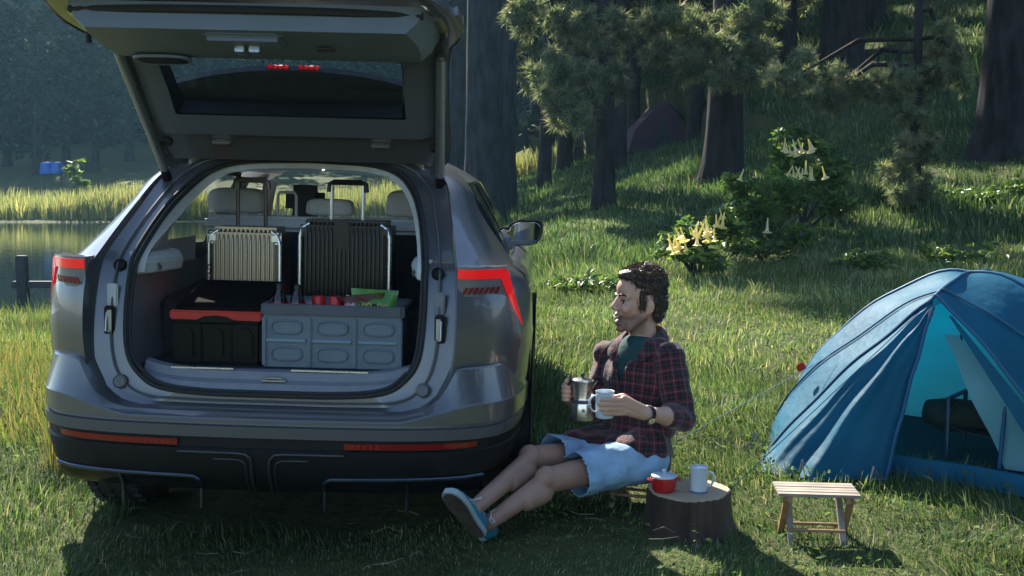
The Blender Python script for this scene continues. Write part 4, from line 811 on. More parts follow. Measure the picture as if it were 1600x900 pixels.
def pouch(name, lab, cat, x, y, z, wP, hP, thick, m_, rot, wav=.006):
    t = in_boot(name, lab, cat, x, y, z); t.rotation_euler = rot; mb = MB(); n = 13; F, B = [], []
    for j in range(9):
        v = j/8; rf, rb = [], []
        for i in range(n):
            u = i/(n-1)*2-1; b = (1-abs(u)**3)*math.sin(math.pi*min(1, max(0, (v-.07)/.86)))**.7 if .07 < v < .93 else 0; q = wav*math.sin(u*9+v*5)
            wv = wP*(1-.10*math.sin(math.pi*v)); rf.append((u*wv/2, -thick/2*b-.0012+q*b, v*hP)); rb.append((u*wv/2, thick/2*b+.0012+q*b, v*hP))
        F.append(rf); B.append(rb)
    mb.grid(F); mb.grid(B); bmv = mb.build('wrapper', m_, t, smooth=70); return t
GRN = mat('green_wrapper', (.075, .22, .02), .28, vary=.2, vscale=20, coat=.3); YEL = mat('yellow_print', (.60, .50, .12), .4); PRB = mat('black_print', (.01, .01, .01), .4)
gb = pouch('snack_bag', 'green snack bag standing in the crate', 'bag', .335, .365, .80, .185, .195, .055, GRN, (R(-8), .06, .02))
for k in range(13):
    x = -.055+.02*(k % 6)+.006*(k//6); z = .132-.020*(k//6)-.004*(k % 2)
    mb = MB(); mb.tube([(x+.0075*math.cos(a), -.0295+.10*abs(x)**1.5-.002, z+.0075*math.sin(a)) for a in np.linspace(0, 6.28, 10)], .0026, 5); mb.build('lettering', YEL if k % 3 else PRB, gb)
SILV = mat('silver_red_wrapper', (.42, .40, .42), .25, .5, col2=(.45, .03, .03), vscale=9)
pouch('snack_pouch', 'silver and red snack pouch lying across the crate', 'pouch', .29, .43, .925, .19, .10, .03, SILV, (R(60), -.08, .05))
pouch('snack_packet', 'small red and white packet left of the green snack bag', 'packet', .245, .355, .885, .065, .085, .02, mat('red_white_wrapper', (.6, .05, .04), .3, col2=(.65, .63, .62), vscale=30), (R(-20), .25, 0))
pouch('blue_pack', 'blue pack lying in front of the red cans', 'pack', .16, .345, .77, .17, .15, .03, mat('blue_wrapper', (.02, .05, .22), .35, vary=.2), (R(-12), 0, 0))
pouch('pink_bag', 'crinkled pink bag behind the cola bottles', 'bag', .015, .40, .80, .20, .135, .03, mat('pink_wrapper', (.50, .22, .27), .3, vary=.25, vscale=30, coat=.2), (R(-6), 0, 0), .012)

# ------------------------------------------------------------------ tent
TB = mat('tent_blue', (.003, .15, .26), .6, vary=.12, vscale=3, bump=.6, bscale=16, trans=.52, spec=.4)
TBL = mat('tent_inner_pale', (.34, .66, .68), .7, vary=.08, vscale=3, bump=.15, bscale=15, trans=.6)
TSEAM = mat('tent_seam', (.010, .085, .17), .6); TPOLE = mat('tent_pole', (.03, .06, .09), .4); TDARK = mat('tent_floor', (.012, .02, .028), .8)
tent = thing('dome_tent', 'blue dome tent with its door flap hanging open', 'tent', (2.0, 5.1, float(tz(2.2, 5.3))), (0, 0, math.atan2(-.64, .77)))
def trad(b): # half width, height, roundness at depth b behind the front arch
    u = np.clip(b/1.30, 0, 1); return float(np.interp(u, [0, .12, .25, .5, .75, 1], [.80, .88, .95, .98, .9, .66])), float(np.interp(u, [0, .15, .3, .45, .6, .8, 1], [.845, .895, .925, .935, .92, .84, .62])), float(np.interp(u, [0, .15, .35, .6, 1], [1.06, 1.30, 1.62, 1.8, 1.7]))
def tpt(b, a):     # a from -1 (left hem) over 0 (ridge) to 1 (right hem)
    w_, h_, e = trad(b); th = a*math.pi/2; x = math.copysign(abs(math.sin(th))**(2/e), math.sin(th))*w_; z = abs(math.cos(th))**(2/e)*h_
    sag = .012*math.sin(b*16+a*3)*math.sin(abs(a)*9)+.006*math.sin(a*23+b*9); return (x, b-.02+.0*a-.10*(abs(a))**3*(1-b/1.3), max(0, z+sag*(1 if abs(a) < .97 else 0)-.012*math.sin(b/1.3*math.pi*3)**2))
bs = np.concatenate([np.linspace(0, .3, 8), np.linspace(.36, 1.30, 16)]); as_ = np.linspace(-1, 1, 61)
mb = MB(); mb.grid([[tpt(b, a) for a in as_] for b in bs]); rear = tpt(1.3, 0)
mb.grid([[tpt(1.30, a) for a in as_], [tuple(np.array(tpt(1.30, a))*np.array((.7, 1, .75))+np.array((0, .12, 0))) for a in as_], [(.0, 1.46, .30)]*61]); mb.build('fly', TB, tent, smooth=60)
for s in (-1, 1):     # front poles with sleeves, seen as seams
    pth = [tuple(np.array(tpt(.0, s*a))+np.array((0, -.012, .006))) for a in np.linspace(0.0, 1, 26)]
    mb = MB(); mb.tube(pth, .008, 8, flat=1.5); mb.build('pole_sleeve', TSEAM, tent)
    pth = [tuple(np.array(tpt(.06+.34*a, -s*.0+s*a*.99))+np.array((0, -.006, .008))) for a in np.linspace(.02, 1, 30)]
    mb = MB(); mb.tube(pth, .005, 6); mb.build('seam', TSEAM, tent)
mb = MB(); mb.tube([tuple(np.array(tpt(b, 0))+np.array((0, 0, .008))) for b in np.linspace(0, 1.25, 22)], .007, 6); mb.build('ridge_seam', TSEAM, tent)
mb = MB(); mb.tube([tuple(np.array(tpt(.50, a))+np.array((0, 0, .008))) for a in np.linspace(-.98, .98, 50)], .007, 6); mb.build('seam', TSEAM, tent)
# brow over the door, inner tent, floor
mb = MB(); hem = [tpt(0, a) for a in as_]
# right door panel strip beside the opening, left flap hanging in folds
def front(u, v):   # point on the closed front face: u -1..1 across the hem, v 0 hem .. 1 apex
    p = np.array(tpt(0, 0)); h = np.array((u*.80, -.12, .0)); q = h*(1-v)+p*v; return q
G = []
for i, u in enumerate(np.linspace(0, 1, 41)):     # u: 0 at the pole, 1 at the zip edge
    row = []
    for v in np.linspace(0, 1, 25):
        hem_ = np.array((-.80, -.10, 0))*(1-u)+np.array((-.10, -.33, .0))*u+np.array((-.06*math.sin(u*math.pi), -.34*math.sin(u*math.pi*.95)**1.2, 0))
        pole = np.array(tpt(0, -max(.0, (1-v)))); pole[2] = pole[2]
        top = np.array(tpt(0, -.06))*(1-u)+np.array((.0, -.05, .80))*u
        t_ = 1-v; base = hem_*(1-v)+(np.array(tpt(0, -1+.94*v)) if u < .02 else (np.array(tpt(0, -1+.94*v))*(1-u)+(hem_*(1-v)+top*v)*u))*v if v > 0 else hem_
        s1 = (np.array(tpt(0, -1+.94*v)))*(1-u)+((np.array((-.10, -.33, 0))*(1-v)+np.array((.0, -.05, .80))*v))*u
        bul = math.sin(u*math.pi)**1.0*(1-v)**1.0; fold = (.040*math.sin(u*19+v*1.2)+.020*math.sin(u*37+v*2))*math.sin(min(1, u*2.2)*math.pi/2)*(1-v)**.6*(.3+.7*u)
        p = s1+np.array((-.10*bul, -.30*bul-fold, 0)); p[2] = max(p[2], .005)+.012*math.sin(v*20+u*9)*u*(v > .05)*(v < .9)
        row.append(tuple(p))
    G.append(row)
mb = MB(); mb.grid(G); fl = mb.build('door_flap', TB, tent, smooth=60)
mb = MB(); mb.tube([tuple(np.array(p)+np.array((.004, -.004, 0))) for p in G[-1]], .009, 6); mb.build('zip', TSEAM, fl)
mb = MB(); mb.box(np.array(G[-1][-1])+np.array((-.01, -.01, -.03)), (.035, .014, .016), Euler((0, .5, 0))); mb.build('toggle', mat('red_toggle', (.40, .02, .05), .5), fl, bevel=.003)
mb = MB(); mb.grid([[tuple(front(u, v)+np.array((0, -.01*math.sin(v*6), 0))) for v in np.linspace(0, .9, 9)] for u in np.linspace(.80, 1.0, 4)]); mb.build('door_edge', TB, tent)
# sill of the tub floor along the door
mb = MB(); mb.grid([[(x, -.13+dy+.015*math.sin(x*9), z) for dy, z in ((-.02, .0), (-.015, .05), (.0, .088), (.02, .09), (.03, .02))] for x in np.linspace(-.20, .82, 18)]); mb.build('door_sill', TB, tent, smooth=60)
mb = MB(); mb.grid([[(x, y, .02) for x in (-.72, 0, .72)] for y in (-.08, .6, 1.3)]); mb.build('groundsheet', TDARK, tent)
# inner tent: pale panels, back and sides
def ipt(b, a): p = np.array(tpt(b, a)); return (p[0]*.90, p[1]*.93+.03, p[2]*.93)
mb = MB(); mb.grid([[ipt(b, a) for a in np.linspace(-1, 1, 41)] for b in np.linspace(.10, 1.2, 12)]); mb.grid([[tuple(np.array(ipt(1.2, a))*np.array((k, 1, k))) for a in np.linspace(-1, 1, 41)] for k in (1, .6, .2)]); inn = mb.build('inner_tent', TBL, tent, smooth=60)
# inner door: right half still closed, with mesh vent outlined
mb = MB(); mb.grid([[(u*(.42+.30*1)*(1-v)*1.0+.02*(v)+(1-v)*.0, .06, .07+v*.66) if False else ((.30+.42*u)*(1-v)+.06*v*u+.02, .05+.02*math.sin(v*9), .06+v*.60) for v in np.linspace(0, 1, 9)] for u in np.linspace(0, 1, 5)]); mb.build('inner_door', TBL, tent, smooth=60)
mb = MB(); mb.tube([(.30, .04, .06), (.315, .04, .36)], .010, 6); mb.tube([(.085, .10, .66), (.10, .10, .585), (.17, .10, .58)], .006, 6); mb.tube([(.13, .10, .58), (.30, .06, .36)], .004, 6); mb.build('inner_seam', TSEAM, inn)
c_ = (Matrix.Translation(tent.location) @ tent.rotation_euler.to_matrix().to_4x4()).inverted() @ at(1252, 574, 5.62); mb = MB(); mb.box(c_, (.045, .03, .04), Euler((0, -.7, 0))); mb.build('guy_clip', mat('red_clip', (.55, .03, .02), .45), tent, bevel=.006)
for x, y in ((-.86, -.12), (-.42, -.50), (-.12, -.40)):
    mb = MB(); mb.tube([(x, y, .09), (x-.02, y-.03, -.05)], .006, 6); mb.tube([(x, y, .08), (x+.03, y+.03, .03)], .003, 5); mb.build('peg', M['steel'], tent)
for a, b in (((-.55, .10, .50), (-1.25, -.30, .0)), ((.0, -.02, .845), (-.55, -1.05, .0))):
    mb = MB(); mb.tube([a, b], .0022, 5); mb.tube([(b[0], b[1], .06), (b[0]-.01, b[1]-.01, -.04)], .005, 5); mb.build('guy_line', TSEAM, tent)
TM = Matrix.Translation(tent.location) @ tent.rotation_euler.to_matrix().to_4x4()
# camp chair and bag inside
ch = thing('camp_chair', 'dark camping chair standing inside the tent', 'chair', TM @ Vector((.17, .36, .022)), tent.rotation_euler); FR = mat('chair_tube', (.05, .10, .16), .4, .6)
for x in (-.17, .17):
    for y in (-.13, .13): mb = MB(); mb.tube([(x, y, 0), (x, y, .30)], .011, 8); mb.build('leg', FR, ch)
    mb = MB(); mb.tube([(x, -.14, .30), (x, .14, .30)], .011, 8); mb.build('arm_rail', FR, ch)
mb = MB(); mb.grid([[(x, y, .17-.03*(1-(x/.17)**2)) for x in np.linspace(-.17, .17, 7)] for y in (-.13, 0, .13)]); mb.build('seat', TDARK, ch, solid=.006)
bg = thing('duffel_bag', 'dark lumpy bag on the chair inside the tent', 'bag', TM @ Vector((.06, .34, .165)), tent.rotation_euler)
mb = MB(); mb.loft([[(x, r_*math.cos(a)*(1+.1*math.sin(3*a+x*20)), r_*math.sin(a)*.75+.055+.02*math.sin(x*30)) for a in np.linspace(0, 2*math.pi, 17)[:-1]] for x, r_ in ((-.22, .02), (-.20, .075), (-.10, .115), (0, .10), (.08, .085), (.15, .07), (.17, .02))]); mb.build('sack', mat('dark_green_canvas', (.018, .026, .020), .9, bump=.5, bscale=40), bg, smooth=60)
mb = MB(); mb.tube([(-.08, -.07, .08), (-.04, -.08, .15), (.04, -.08, .15), (.08, -.07, .08)], .007, 6); mb.build('strap', TDARK, bg)

# ------------------------------------------------------------------ stump with pot and mug
BARKS = mat('stump_bark', (.055, .036, .024), .95, bump=1.0, bscale=14, vary=.5, vscale=9, stretch=(1, 1, .3)); WOODT = mat('cut_wood', (.36, .27, .17), .7, vary=.15, vscale=14, bump=.2, bscale=50)
def rings_mat():
    m = WOODT; n = m.node_tree.nodes; l = m.node_tree.links; p = n['Principled BSDF']; tc = n.new('ShaderNodeTexCoord'); wv = n.new('ShaderNodeTexWave'); wv.wave_type = 'RINGS'; wv.rings_direction = 'Z'; wv.inputs['Scale'].default_value = 28; wv.inputs['Distortion'].default_value = 2.0
    l.new(tc.outputs['Object'], wv.inputs[0]); mx = n.new('ShaderNodeMix'); mx.data_type = 'RGBA'; mx.inputs[0].default_value = .35; src = p.inputs['Base Color'].links[0].from_socket
    r = n.new('ShaderNodeValToRGB'); r.color_ramp.elements[0].color = (.22, .15, .085, 1); r.color_ramp.elements[1].color = (.44, .34, .22, 1); l.new(wv.outputs[0], r.inputs[0]); l.new(src, mx.inputs[6]); l.new(r.outputs[0], mx.inputs[7]); l.new(mx.outputs[2], p.inputs['Base Color'])
rings_mat()
sx_, sy_ = at(1077, 800, 4.28).x, 4.30; sz_ = float(tz(sx_, sy_))
st = thing('tree_stump', 'sawn tree stump used as a table between the two stools', 'stump', (sx_, sy_, sz_)); rr_ = np.random.default_rng(3); ph = rr_.uniform(0, 6, 6)
def srad(a, z): return .160*(1+.035*math.sin(3*a+ph[0])+.025*math.sin(7*a+ph[1])+.030*abs(math.sin(14*a+ph[2]+z*3))+.015*math.sin(31*a))+(.03*math.exp(-max(z, 0)/.04))
SH = .165
mb = MB(); mb.loft([[(srad(a, z)*math.cos(a), srad(a, z)*math.sin(a), z) for a in np.linspace(0, 2*math.pi, 97)[:-1]] for z in (-.06, 0, .025, .055, .09, .125, SH-.006)], True, False); mb.build('bark', BARKS, st, smooth=30)
mb = MB(); mb.loft([[(srad(a, .2)*k*math.cos(a), srad(a, .2)*k*math.sin(a), z) for a in np.linspace(0, 2*math.pi, 97)[:-1]] for k, z in ((.985, SH-.02), (.985, SH-.004), (.96, SH), (.5, SH+.001), (.02, SH+.001))]); mb.build('cut_top', WOODT, st, smooth=40)
ENR = mat('red_enamel', (.42, .012, .014), .16, coat=.5); ENW = mat('white_enamel', (.52, .58, .64), .18, coat=.5, vary=.03); ENB = mat('blue_edge', (.10, .16, .26), .3)
def on_stump(px, py): p = at(px, py, sy_-.04); return p
pp = on_stump(1036, 768); pz = sz_+SH+.001
pot = thing('enamel_pot', 'small red enamel pot with white lid on the stump', 'pot', (sx_-.105, sy_-.03, pz))
mb = MB(); mb.lathe([(0, 0), (.040, 0), (.046, .006), (.050, .03), (.049, .056), (.0485, .060)], 28); mb.build('body', ENR, pot)
mb = MB(); mb.lathe([(.051, .058), (.052, .062), (.050, .066), (.025, .072), (0, .073)], 28); ld = mb.build('lid', ENW, pot); mb = MB(); mb.lathe([(.006, .072), (.006, .080), (.011, .084), (.009, .090), (0, .091)], 14); mb.build('knob', ENW, ld)
for s in (-1, 1): mb = MB(); mb.tube([(s*.046, -.012, .045), (s*.060, -.013, .046), (s*.064, 0, .046), (s*.060, .013, .046), (s*.046, .012, .045)], .005, 8); mb.build('handle', ENR, pot)
def mug(t, h, r, hs=1, hrot=0):
    mb = MB(); mb.lathe([(0, .003), (r*.93, .0), (r*.98, .006), (r, h*.15), (r, h*.93), (r*1.035, h*.985), (r*1.03, h), (r*.96, h*.99), (r*.94, h*.9), (r*.93, .012), (0, .01)], 28); b = mb.build('cup', ENW, t, smooth=50)
    mb = MB(); mb.tube([Matrix.Rotation(hrot, 3, 'Z') @ Vector((hs*x, 0, z)) for x, z in ((r*.95, h*.82), (r*1.35, h*.84), (r*1.75, h*.68), (r*1.75, h*.45), (r*1.4, h*.26), (r*.95, h*.22))], .0045, 8, flat=1.6); mb.build('handle', ENW, t, smooth=60); return b
m2 = thing('enamel_mug', 'white enamel mug with lid standing on the stump', 'mug', (sx_+.032, sy_-.045, pz)); mug(m2, .098, .034)
mb = MB(); mb.lathe([(.036, .098), (.037, .102), (.03, .107), (0, .109)], 24); mb.build('lid', ENW, m2); mb = MB(); mb.lathe([(.0342, .0), (.0348, .004), (.0342, .008)], 24); mb.build('foot_ring', ENB, m2)

# ------------------------------------------------------------------ folding stools
SW = mat('stool_wood', (.34, .20, .10), .6, vary=.25, vscale=6, stretch=(1, 6, 6), bump=.2, bscale=80, col2=(.24, .14, .07)); SWG = mat('stool_grey_wood', (.26, .22, .18), .7, vary=.2, vscale=8)
def stool(label, loc, rz, w_=.30, d_=.17, h_=.235):
    t = thing('folding_stool', label, 'stool', loc, (0, 0, rz), 'folding wooden stools')
    for k in range(5): mb = MB(); mb.box((0, -d_/2+d_*(k+.5)/5, h_-.006+.001*(k % 2)), (w_, d_/5-.004, .012)); mb.build('seat_slat', SWG, t, bevel=.002)
    for s in (-1, 1):
        x = s*(w_/2-.045)
        mb = MB(); mb.box((x, 0, h_-.024), (.018, d_*.94, .024)); mb.build('cross_rail', SW, t, bevel=.002)
        for q, dx in ((-1, .011), (1, -.011)):
            mb = MB(); mb.bar((x+dx*s, q*d_*.42, h_-.02), (x+dx*s, -q*d_*.52, -.03), .016, .024, (1, 0, 0)); mb.build('leg', SW if q < 0 else SWG, t, bevel=.002)
    for q in (-1, 1): mb = MB(); mb.tube([(-w_/2+.045, q*d_*.24, h_*.24), (w_/2-.045, q*d_*.24, h_*.24)], .007, 8); mb.build('stretcher', SW, t)
    return t
p = at(1278, 850, 4.12); stool('empty folding wooden stool in front of the tent', (p.x, p.y+.05, float(tz(p.x, p.y))), -.10, .31, .18, .205)
p = at(965, 800, 4.60); MAN_STOOL = stool('folding wooden stool under the seated man', (p.x+.075, p.y+.01, float(tz(p.x, p.y))), -.35, .28, .20, .205)

# ------------------------------------------------------------------ far things
DW = mat('wet_dark_wood', (.030, .032, .038), .8, vary=.3, bump=.5, bscale=12)
p = at(35, 432, 16.2); dk = thing('mooring_rail', 'dark wooden post with a rail standing in the lake', 'rail', (p.x, p.y, WATER))
mb = MB(); mb.box((0, 0, .12), (.15, .13, 1.30)); mb.build('post', DW, dk, bevel=.01); mb = MB(); mb.box((1.0, .02, .335), (2.3, .12, .10)); mb.build('rail', DW, dk, bevel=.008)
mb = MB(); mb.box((2.0, .1, .0), (.14, .12, 1.0)); mb.build('post', DW, dk, bevel=.01)
BLU = mat('blue_tarp', (.02, .13, .50), .5, vary=.15, vscale=2, bump=.3, bscale=6, trans=.3)
p = at(80, 262, 60.5); z = float(tz(p.x, p.y)); bt = thing('tarp_shelter', 'small bright blue shelter beyond the reeds on the far bank', 'shelter', (p.x, p.y, z)); hb = p.z-z
for k, (x0, w_) in enumerate(((-.30, .55), (.30, .50))):
    mb = MB(); mb.loft([[(x0-w_/2, -.3, hb-.35), (x0+w_/2, -.3, hb-.35), (x0+w_/2*.8, -.25, hb+.30), (x0-w_/2*.7, -.25, hb+.28)], [(x0-w_/2, .6, hb-.35), (x0+w_/2, .6, hb-.35), (x0+w_/2*.5, .5, hb+.34), (x0-w_/2*.4, .5, hb+.32)]]); mb.build('canopy', BLU, bt, bevel=.05)
mb = MB()
for x in (-.5, .5):
    mb = MB(); mb.tube([(x, .1, -.1), (x, .1, hb-.3)], .04, 6); mb.build('pole', DW, bt)
PLM = mat('plum_canvas', (.050, .018, .038), .85, vary=.3, vscale=1.5, bump=.4, bscale=3)
p = at(1030, 192, 40); z = float(tz(p.x, p.y)); sh = thing('canvas_shelter', 'dark plum coloured tent shelter among the trunks on the slope', 'shelter', (p.x, p.y, z))
mb = MB(); pr = [(-1.35, -.1), (-1.1, .75), (-.35, 1.55), (.25, 1.75), (.8, 1.2), (1.2, .4), (1.3, -.1)]
mb.loft([[(x*k, y, zz*k) for x, zz in pr] for y, k in ((-.9, .9), (-.3, 1), (.8, 1), (1.5, .7))]); cn = mb.build('canopy', PLM, sh, bevel=.02)
mb = MB(); mb.loft([[(-.3, -.93, 0), (.35, -.93, 0), (.05, -.915, 1.2)], [(-.3, -.90, 0), (.35, -.90, 0), (.05, -.89, 1.2)]]); mb.build('door_flap', TDARK, sh)
mb = MB(); mb.tube([(.2, -.9, 1.55), (.2, 1.45, 1.3)], .04, 6); mb.build('ridge_pole', DW, sh)
# ------------------------------------------------------------------ the seated man
from mathutils import noise as mnoise
def cap(mb, p, q, r1, r2, n=18, flat=1.0, up=None):
    p = Vector(p); q = Vector(q); t = q-p; L = t.length; t.normalize(); pts, rr = [], []
    for a in np.linspace(-90, 0, 6)[:-1]: pts.append(p+t*(r1*math.sin(R(a)))); rr.append(max(.0008, r1*math.cos(R(a))))
    pts += [p, p.lerp(q, .5), q]; rr += [r1, (r1+r2)/2, r2]
    for a in np.linspace(0, 90, 6)[1:]: pts.append(q+t*(r2*math.sin(R(a)))); rr.append(max(.0008, r2*math.cos(R(a))))
    mb.tube(pts, rr, n, flat=flat, up=up)
def ell(mb, c, r, B=None, n=20):
    rings = []
    for a in np.linspace(-88, 88, 13):
        ring = []
        for k in range(n):
            th = 2*math.pi*k/n; v = Vector((r[0]*math.cos(R(a))*math.cos(th), r[1]*math.cos(R(a))*math.sin(th), r[2]*math.sin(R(a))))
            ring.append(Vector(c)+(B @ v if B is not None else v))
        rings.append(ring)
    mb.loft(rings)
def fuse(mb, voxel, it=4, fac=.5):
    me = bpy.data.meshes.new('tmp'); me.from_pydata(mb.v, [], mb.f); bm = bmesh.new(); bm.from_mesh(me); bmesh.ops.recalc_face_normals(bm, faces=bm.faces[:]); bm.to_mesh(me); bm.free()
    o = bpy.data.objects.new('tmp', me); ts = bpy.data.scenes.new('tmp'); ts.collection.objects.link(o); m1 = o.modifiers.new('r', 'REMESH'); m1.mode = 'VOXEL'; m1.voxel_size = voxel
    if it: m2 = o.modifiers.new('s', 'SMOOTH'); m2.iterations = it; m2.factor = fac
    vl = ts.view_layers[0]; vl.update(); out = bpy.data.meshes.new_from_object(o.evaluated_get(vl.depsgraph)); bpy.data.objects.remove(o); bpy.data.scenes.remove(ts); return out
def put(name, me, m_, parent, smooth=60):
    me.name = name; me.materials.clear(); me.materials.append(m_); finish(me, smooth); o = bpy.data.objects.new(name, me); COL.objects.link(o); o.parent = parent; return o
def cut(me, test):
    bm = bmesh.new(); bm.from_mesh(me); bmesh.ops.delete(bm, geom=[v for v in bm.verts if test(v.co)], context='VERTS'); bm.to_mesh(me); bm.free()
def vcol(me, fn):
    a = me.color_attributes.new('col', 'FLOAT_COLOR', 'POINT'); a.data.foreach_set('color', [c for v in me.vertices for c in (*fn(v.co), 1)])

hipC = at(990, 705, 4.64); hipL = at(1008, 716, 4.52); hipR = at(968, 706, 4.71)
kneL = at(858, 750, 4.26); kneR = at(832, 716, 4.44); ankL = at(764, 816, 4.15); ankR = at(738, 797, 4.05)
waist = at(1001, 655, 4.66); chest = at(1000, 592, 4.67); neckB = at(1006, 527, 4.69)
shL = at(1050, 553, 4.54); shR = at(948, 551, 4.80); elL = at(1064, 653, 4.47); wrL = at(1008, 646, 4.27); elR = at(930, 640, 4.74); wrR = at(890, 622, 4.50)
man = thing('person', 'smiling man in plaid shirt and light blue shorts seated on a low stool', 'person', (hipC.x, hipC.y, float(tz(hipC.x, hipC.y))))
MO_ = Vector(man.location); L_ = lambda p: Vector(p)-MO_
tl_ = (shL-shR); tl_.z = 0; tl_.normalize(); tf_ = Vector((tl_.y, -tl_.x, 0)); tu_ = (neckB-hipC).normalized(); TBs = Matrix((tl_, tf_, Vector((0, 0, 1)))).transposed()
# head frame: x ahead, y to his left, z up
hf = Vector((-.945, -.31, .04)).normalized(); hl = Vector((0, 0, 1)).cross(hf).normalized(); hu = hf.cross(hl); HB = Matrix((hf, hl, hu)).transposed(); hc = at(997, 474, 4.67); HS = 1.07
H = lambda x, y, z: hc+HB @ Vector((x, y, z))*HS
mugc = at(945, 652, 4.24); potc = at(908, 655, 4.43)      # bases of the mug and the pot
mb = MB()
def hell(c, r): ell(mb, H(*c), [q*HS for q in r], HB)
def hcap(a, b, r1, r2): cap(mb, H(*a), H(*b), r1*HS, r2*HS)
hell((-.014, 0, .048), (.097, .075, .078)); hell((.034, 0, .058), (.058, .062, .055)); hell((.036, 0, -.012), (.053, .058, .085)); hell((.034, 0, -.070), (.048, .048, .036)); hell((.070, 0, -.100), (.021, .024, .017)); hell((.055, 0, -.090), (.03, .035, .022))
for s in (-1, 1):
    hcap((-.008, s*.056, -.040), (.052, s*.028, -.096), .018, .017); hell((.062, s*.036, -.018), (.027, .022, .021)); hell((.099, s*.011, -.022), (.011, .009, .009))
    ell(mb, H(-.016, s*.076, -.004), (.020*HS, .010*HS, .032*HS), HB @ Matrix.Rotation(s*-.45, 3, 'Z')); ell(mb, H(-.010, s*.075, -.03), (.010, .008, .012), HB)
    hcap((.080, s*.012, .030), (.066, s*.046, .028), .011, .010)
hcap((.083, 0, .026), (.107, 0, -.014), .0085, .0115); hcap((.085, -.018, -.046), (.085, .018, -.046), .009, .009); hcap((.091, -.012, -.045), (.091, .012, -.045), .006, .006); hcap((.082, -.018, -.078), (.082, .018, -.078), .010, .010)
cap(mb, neckB+Vector((0, 0, -.06)), H(-.02, 0, -.06), .066, .056); cap(mb, H(-.02, 0, -.06), H(-.02, 0, .0), .056, .05)
# trunk under the clothes
ell(mb, chest, (.16, .10, .15), TBs); ell(mb, waist, (.14, .095, .13), TBs); ell(mb, hipC, (.12, .085, .085), TBs); cap(mb, shL, shR, .05, .05); cap(mb, neckB+Vector((0, 0, -.05)), chest, .075, .09)
# arms
for s_, e_, w_ in ((shL, elL, wrL), (shR, elR, wrR)):
    cap(mb, s_, e_, .050, .041); cap(mb, e_, w_, .042, .0265); cap(mb, e_.lerp(w_, .25), e_.lerp(w_, .45), .044, .040)
# legs
for h_, k_, a_ in ((hipL, kneL, ankL), (hipR, kneR, ankR)):
    cap(mb, h_, k_, .070, .052); ell(mb, k_+Vector((-.010, -.010, .010)), (.049, .049, .050)); cap(mb, k_, a_, .046, .031); cap(mb, k_.lerp(a_, .18)+Vector((.016, 0, -.018)), k_.lerp(a_, .42)+Vector((.012, 0, -.012)), .046, .042); cap(mb, a_, a_+(a_-k_).normalized()*.012, .034, .028)
# left hand round the mug
def finger(pts, r0, r1):
    for i in range(len(pts)-1): a, b = i/(len(pts)-1), (i+1)/(len(pts)-1); cap(mb, pts[i], pts[i+1], r0+(r1-r0)*a, r0+(r1-r0)*b, 12)
mr = .0365
for i, (z, p1, rr) in enumerate(((.078, -118, .0083), (.0585, -128, .0088), (.039, -122, .0083), (.021, -104, .0073))):
    finger([Vector((mugc.x+(mr+.030-.0)*math.cos(R(-8))+.010, mugc.y-.016, mugc.z+z-.004))]+[Vector((mugc.x+(mr+rr*1.0)*math.cos(R(p)), mugc.y+(mr+rr)*math.sin(R(p)), mugc.z+z+.002*math.sin(p*.05))) for p in np.linspace(-42, p1, 5)], rr*1.14, rr*.86)
kn = Vector((mugc.x+mr+.038, mugc.y-.010, mugc.z+.05)); pc = kn.lerp(wrL, .5)
cap(mb, kn+Vector((0, 0, .026)), wrL+Vector((0, 0, .012)), .016, .020); cap(mb, kn+Vector((0, 0, .004)), wrL, .017, .023); cap(mb, kn+Vector((0, 0, -.022)), wrL+Vector((0, 0, -.010)), .0155, .019)
finger([wrL.lerp(kn, .35)+Vector((-.004, .018, .020)), kn+Vector((.0, .034, .030))]+[Vector((mugc.x+(mr+.0105)*math.cos(R(p)), mugc.y+(mr+.0105)*math.sin(R(p)), mugc.z+.070)) for p in (48, 78, 105)], .014, .0095)
# right hand round the pot handle
hx_ = Vector((potc.x-.060, potc.y+.0, potc.z+.115))
for i, (z, rr, e0) in enumerate(((.022, .0085, 318), (.003, .009, 325), (-.016, .0085, 318), (-.033, .0075, 305))):
    finger([hx_+Vector((-.008, .042, z))]+[hx_+Vector(((.0075+rr)*math.cos(R(p)), (.0075+rr)*math.sin(R(p)), z)) for p in np.linspace(130, e0, 6)], rr*1.12, rr*.85)
for z in (.02, .0, -.028): cap(mb, hx_+Vector((-.004, .040, z)), wrR+Vector((0, 0, z*.4)), .015, .019)
finger([wrR.lerp(hx_, .45)+Vector((.006, -.004, .016)), hx_+Vector((.010, .026, .034)), hx_+Vector((.004, .006, .047)), hx_+Vector((-.004, -.012, .046))], .013, .010)
me = fuse(mb, .0042, 3, .45); me.transform(Matrix.Translation(-MO_))
HBt = HB.transposed()
def smo(a, b, x): t = max(0, min(1, (x-a)/(b-a))); return t*t*(3-2*t)
def skin_c(co):
    if (co+MO_-hc).length < .19:
        x, y, z = HBt @ (co+MO_-hc)/HS; n_ = .92+.16*mnoise.noise(co*35); c = Vector((.62, .37, .27))
        if z > -.14:
            beard = smo(-.026, -.056, z)*smo(-.035, 0, x)*smo(-.135, -.115, z)
            if x > .078 and -.066 < z < -.045 and abs(y) < .02: beard = 0; c = Vector((.44, .19, .155))
            c = c.lerp(Vector((.05, .034, .027)), .66*beard); ch = math.exp(-((x-.068)**2+(abs(y)-.04)**2+(z+.02)**2)/.0007); c = c.lerp(Vector((.55, .22, .17)), .25*ch)
        return c*n_
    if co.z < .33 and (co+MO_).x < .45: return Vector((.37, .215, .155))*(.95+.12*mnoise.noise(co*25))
    return Vector((.55, .32, .23))
vcol(me, skin_c)
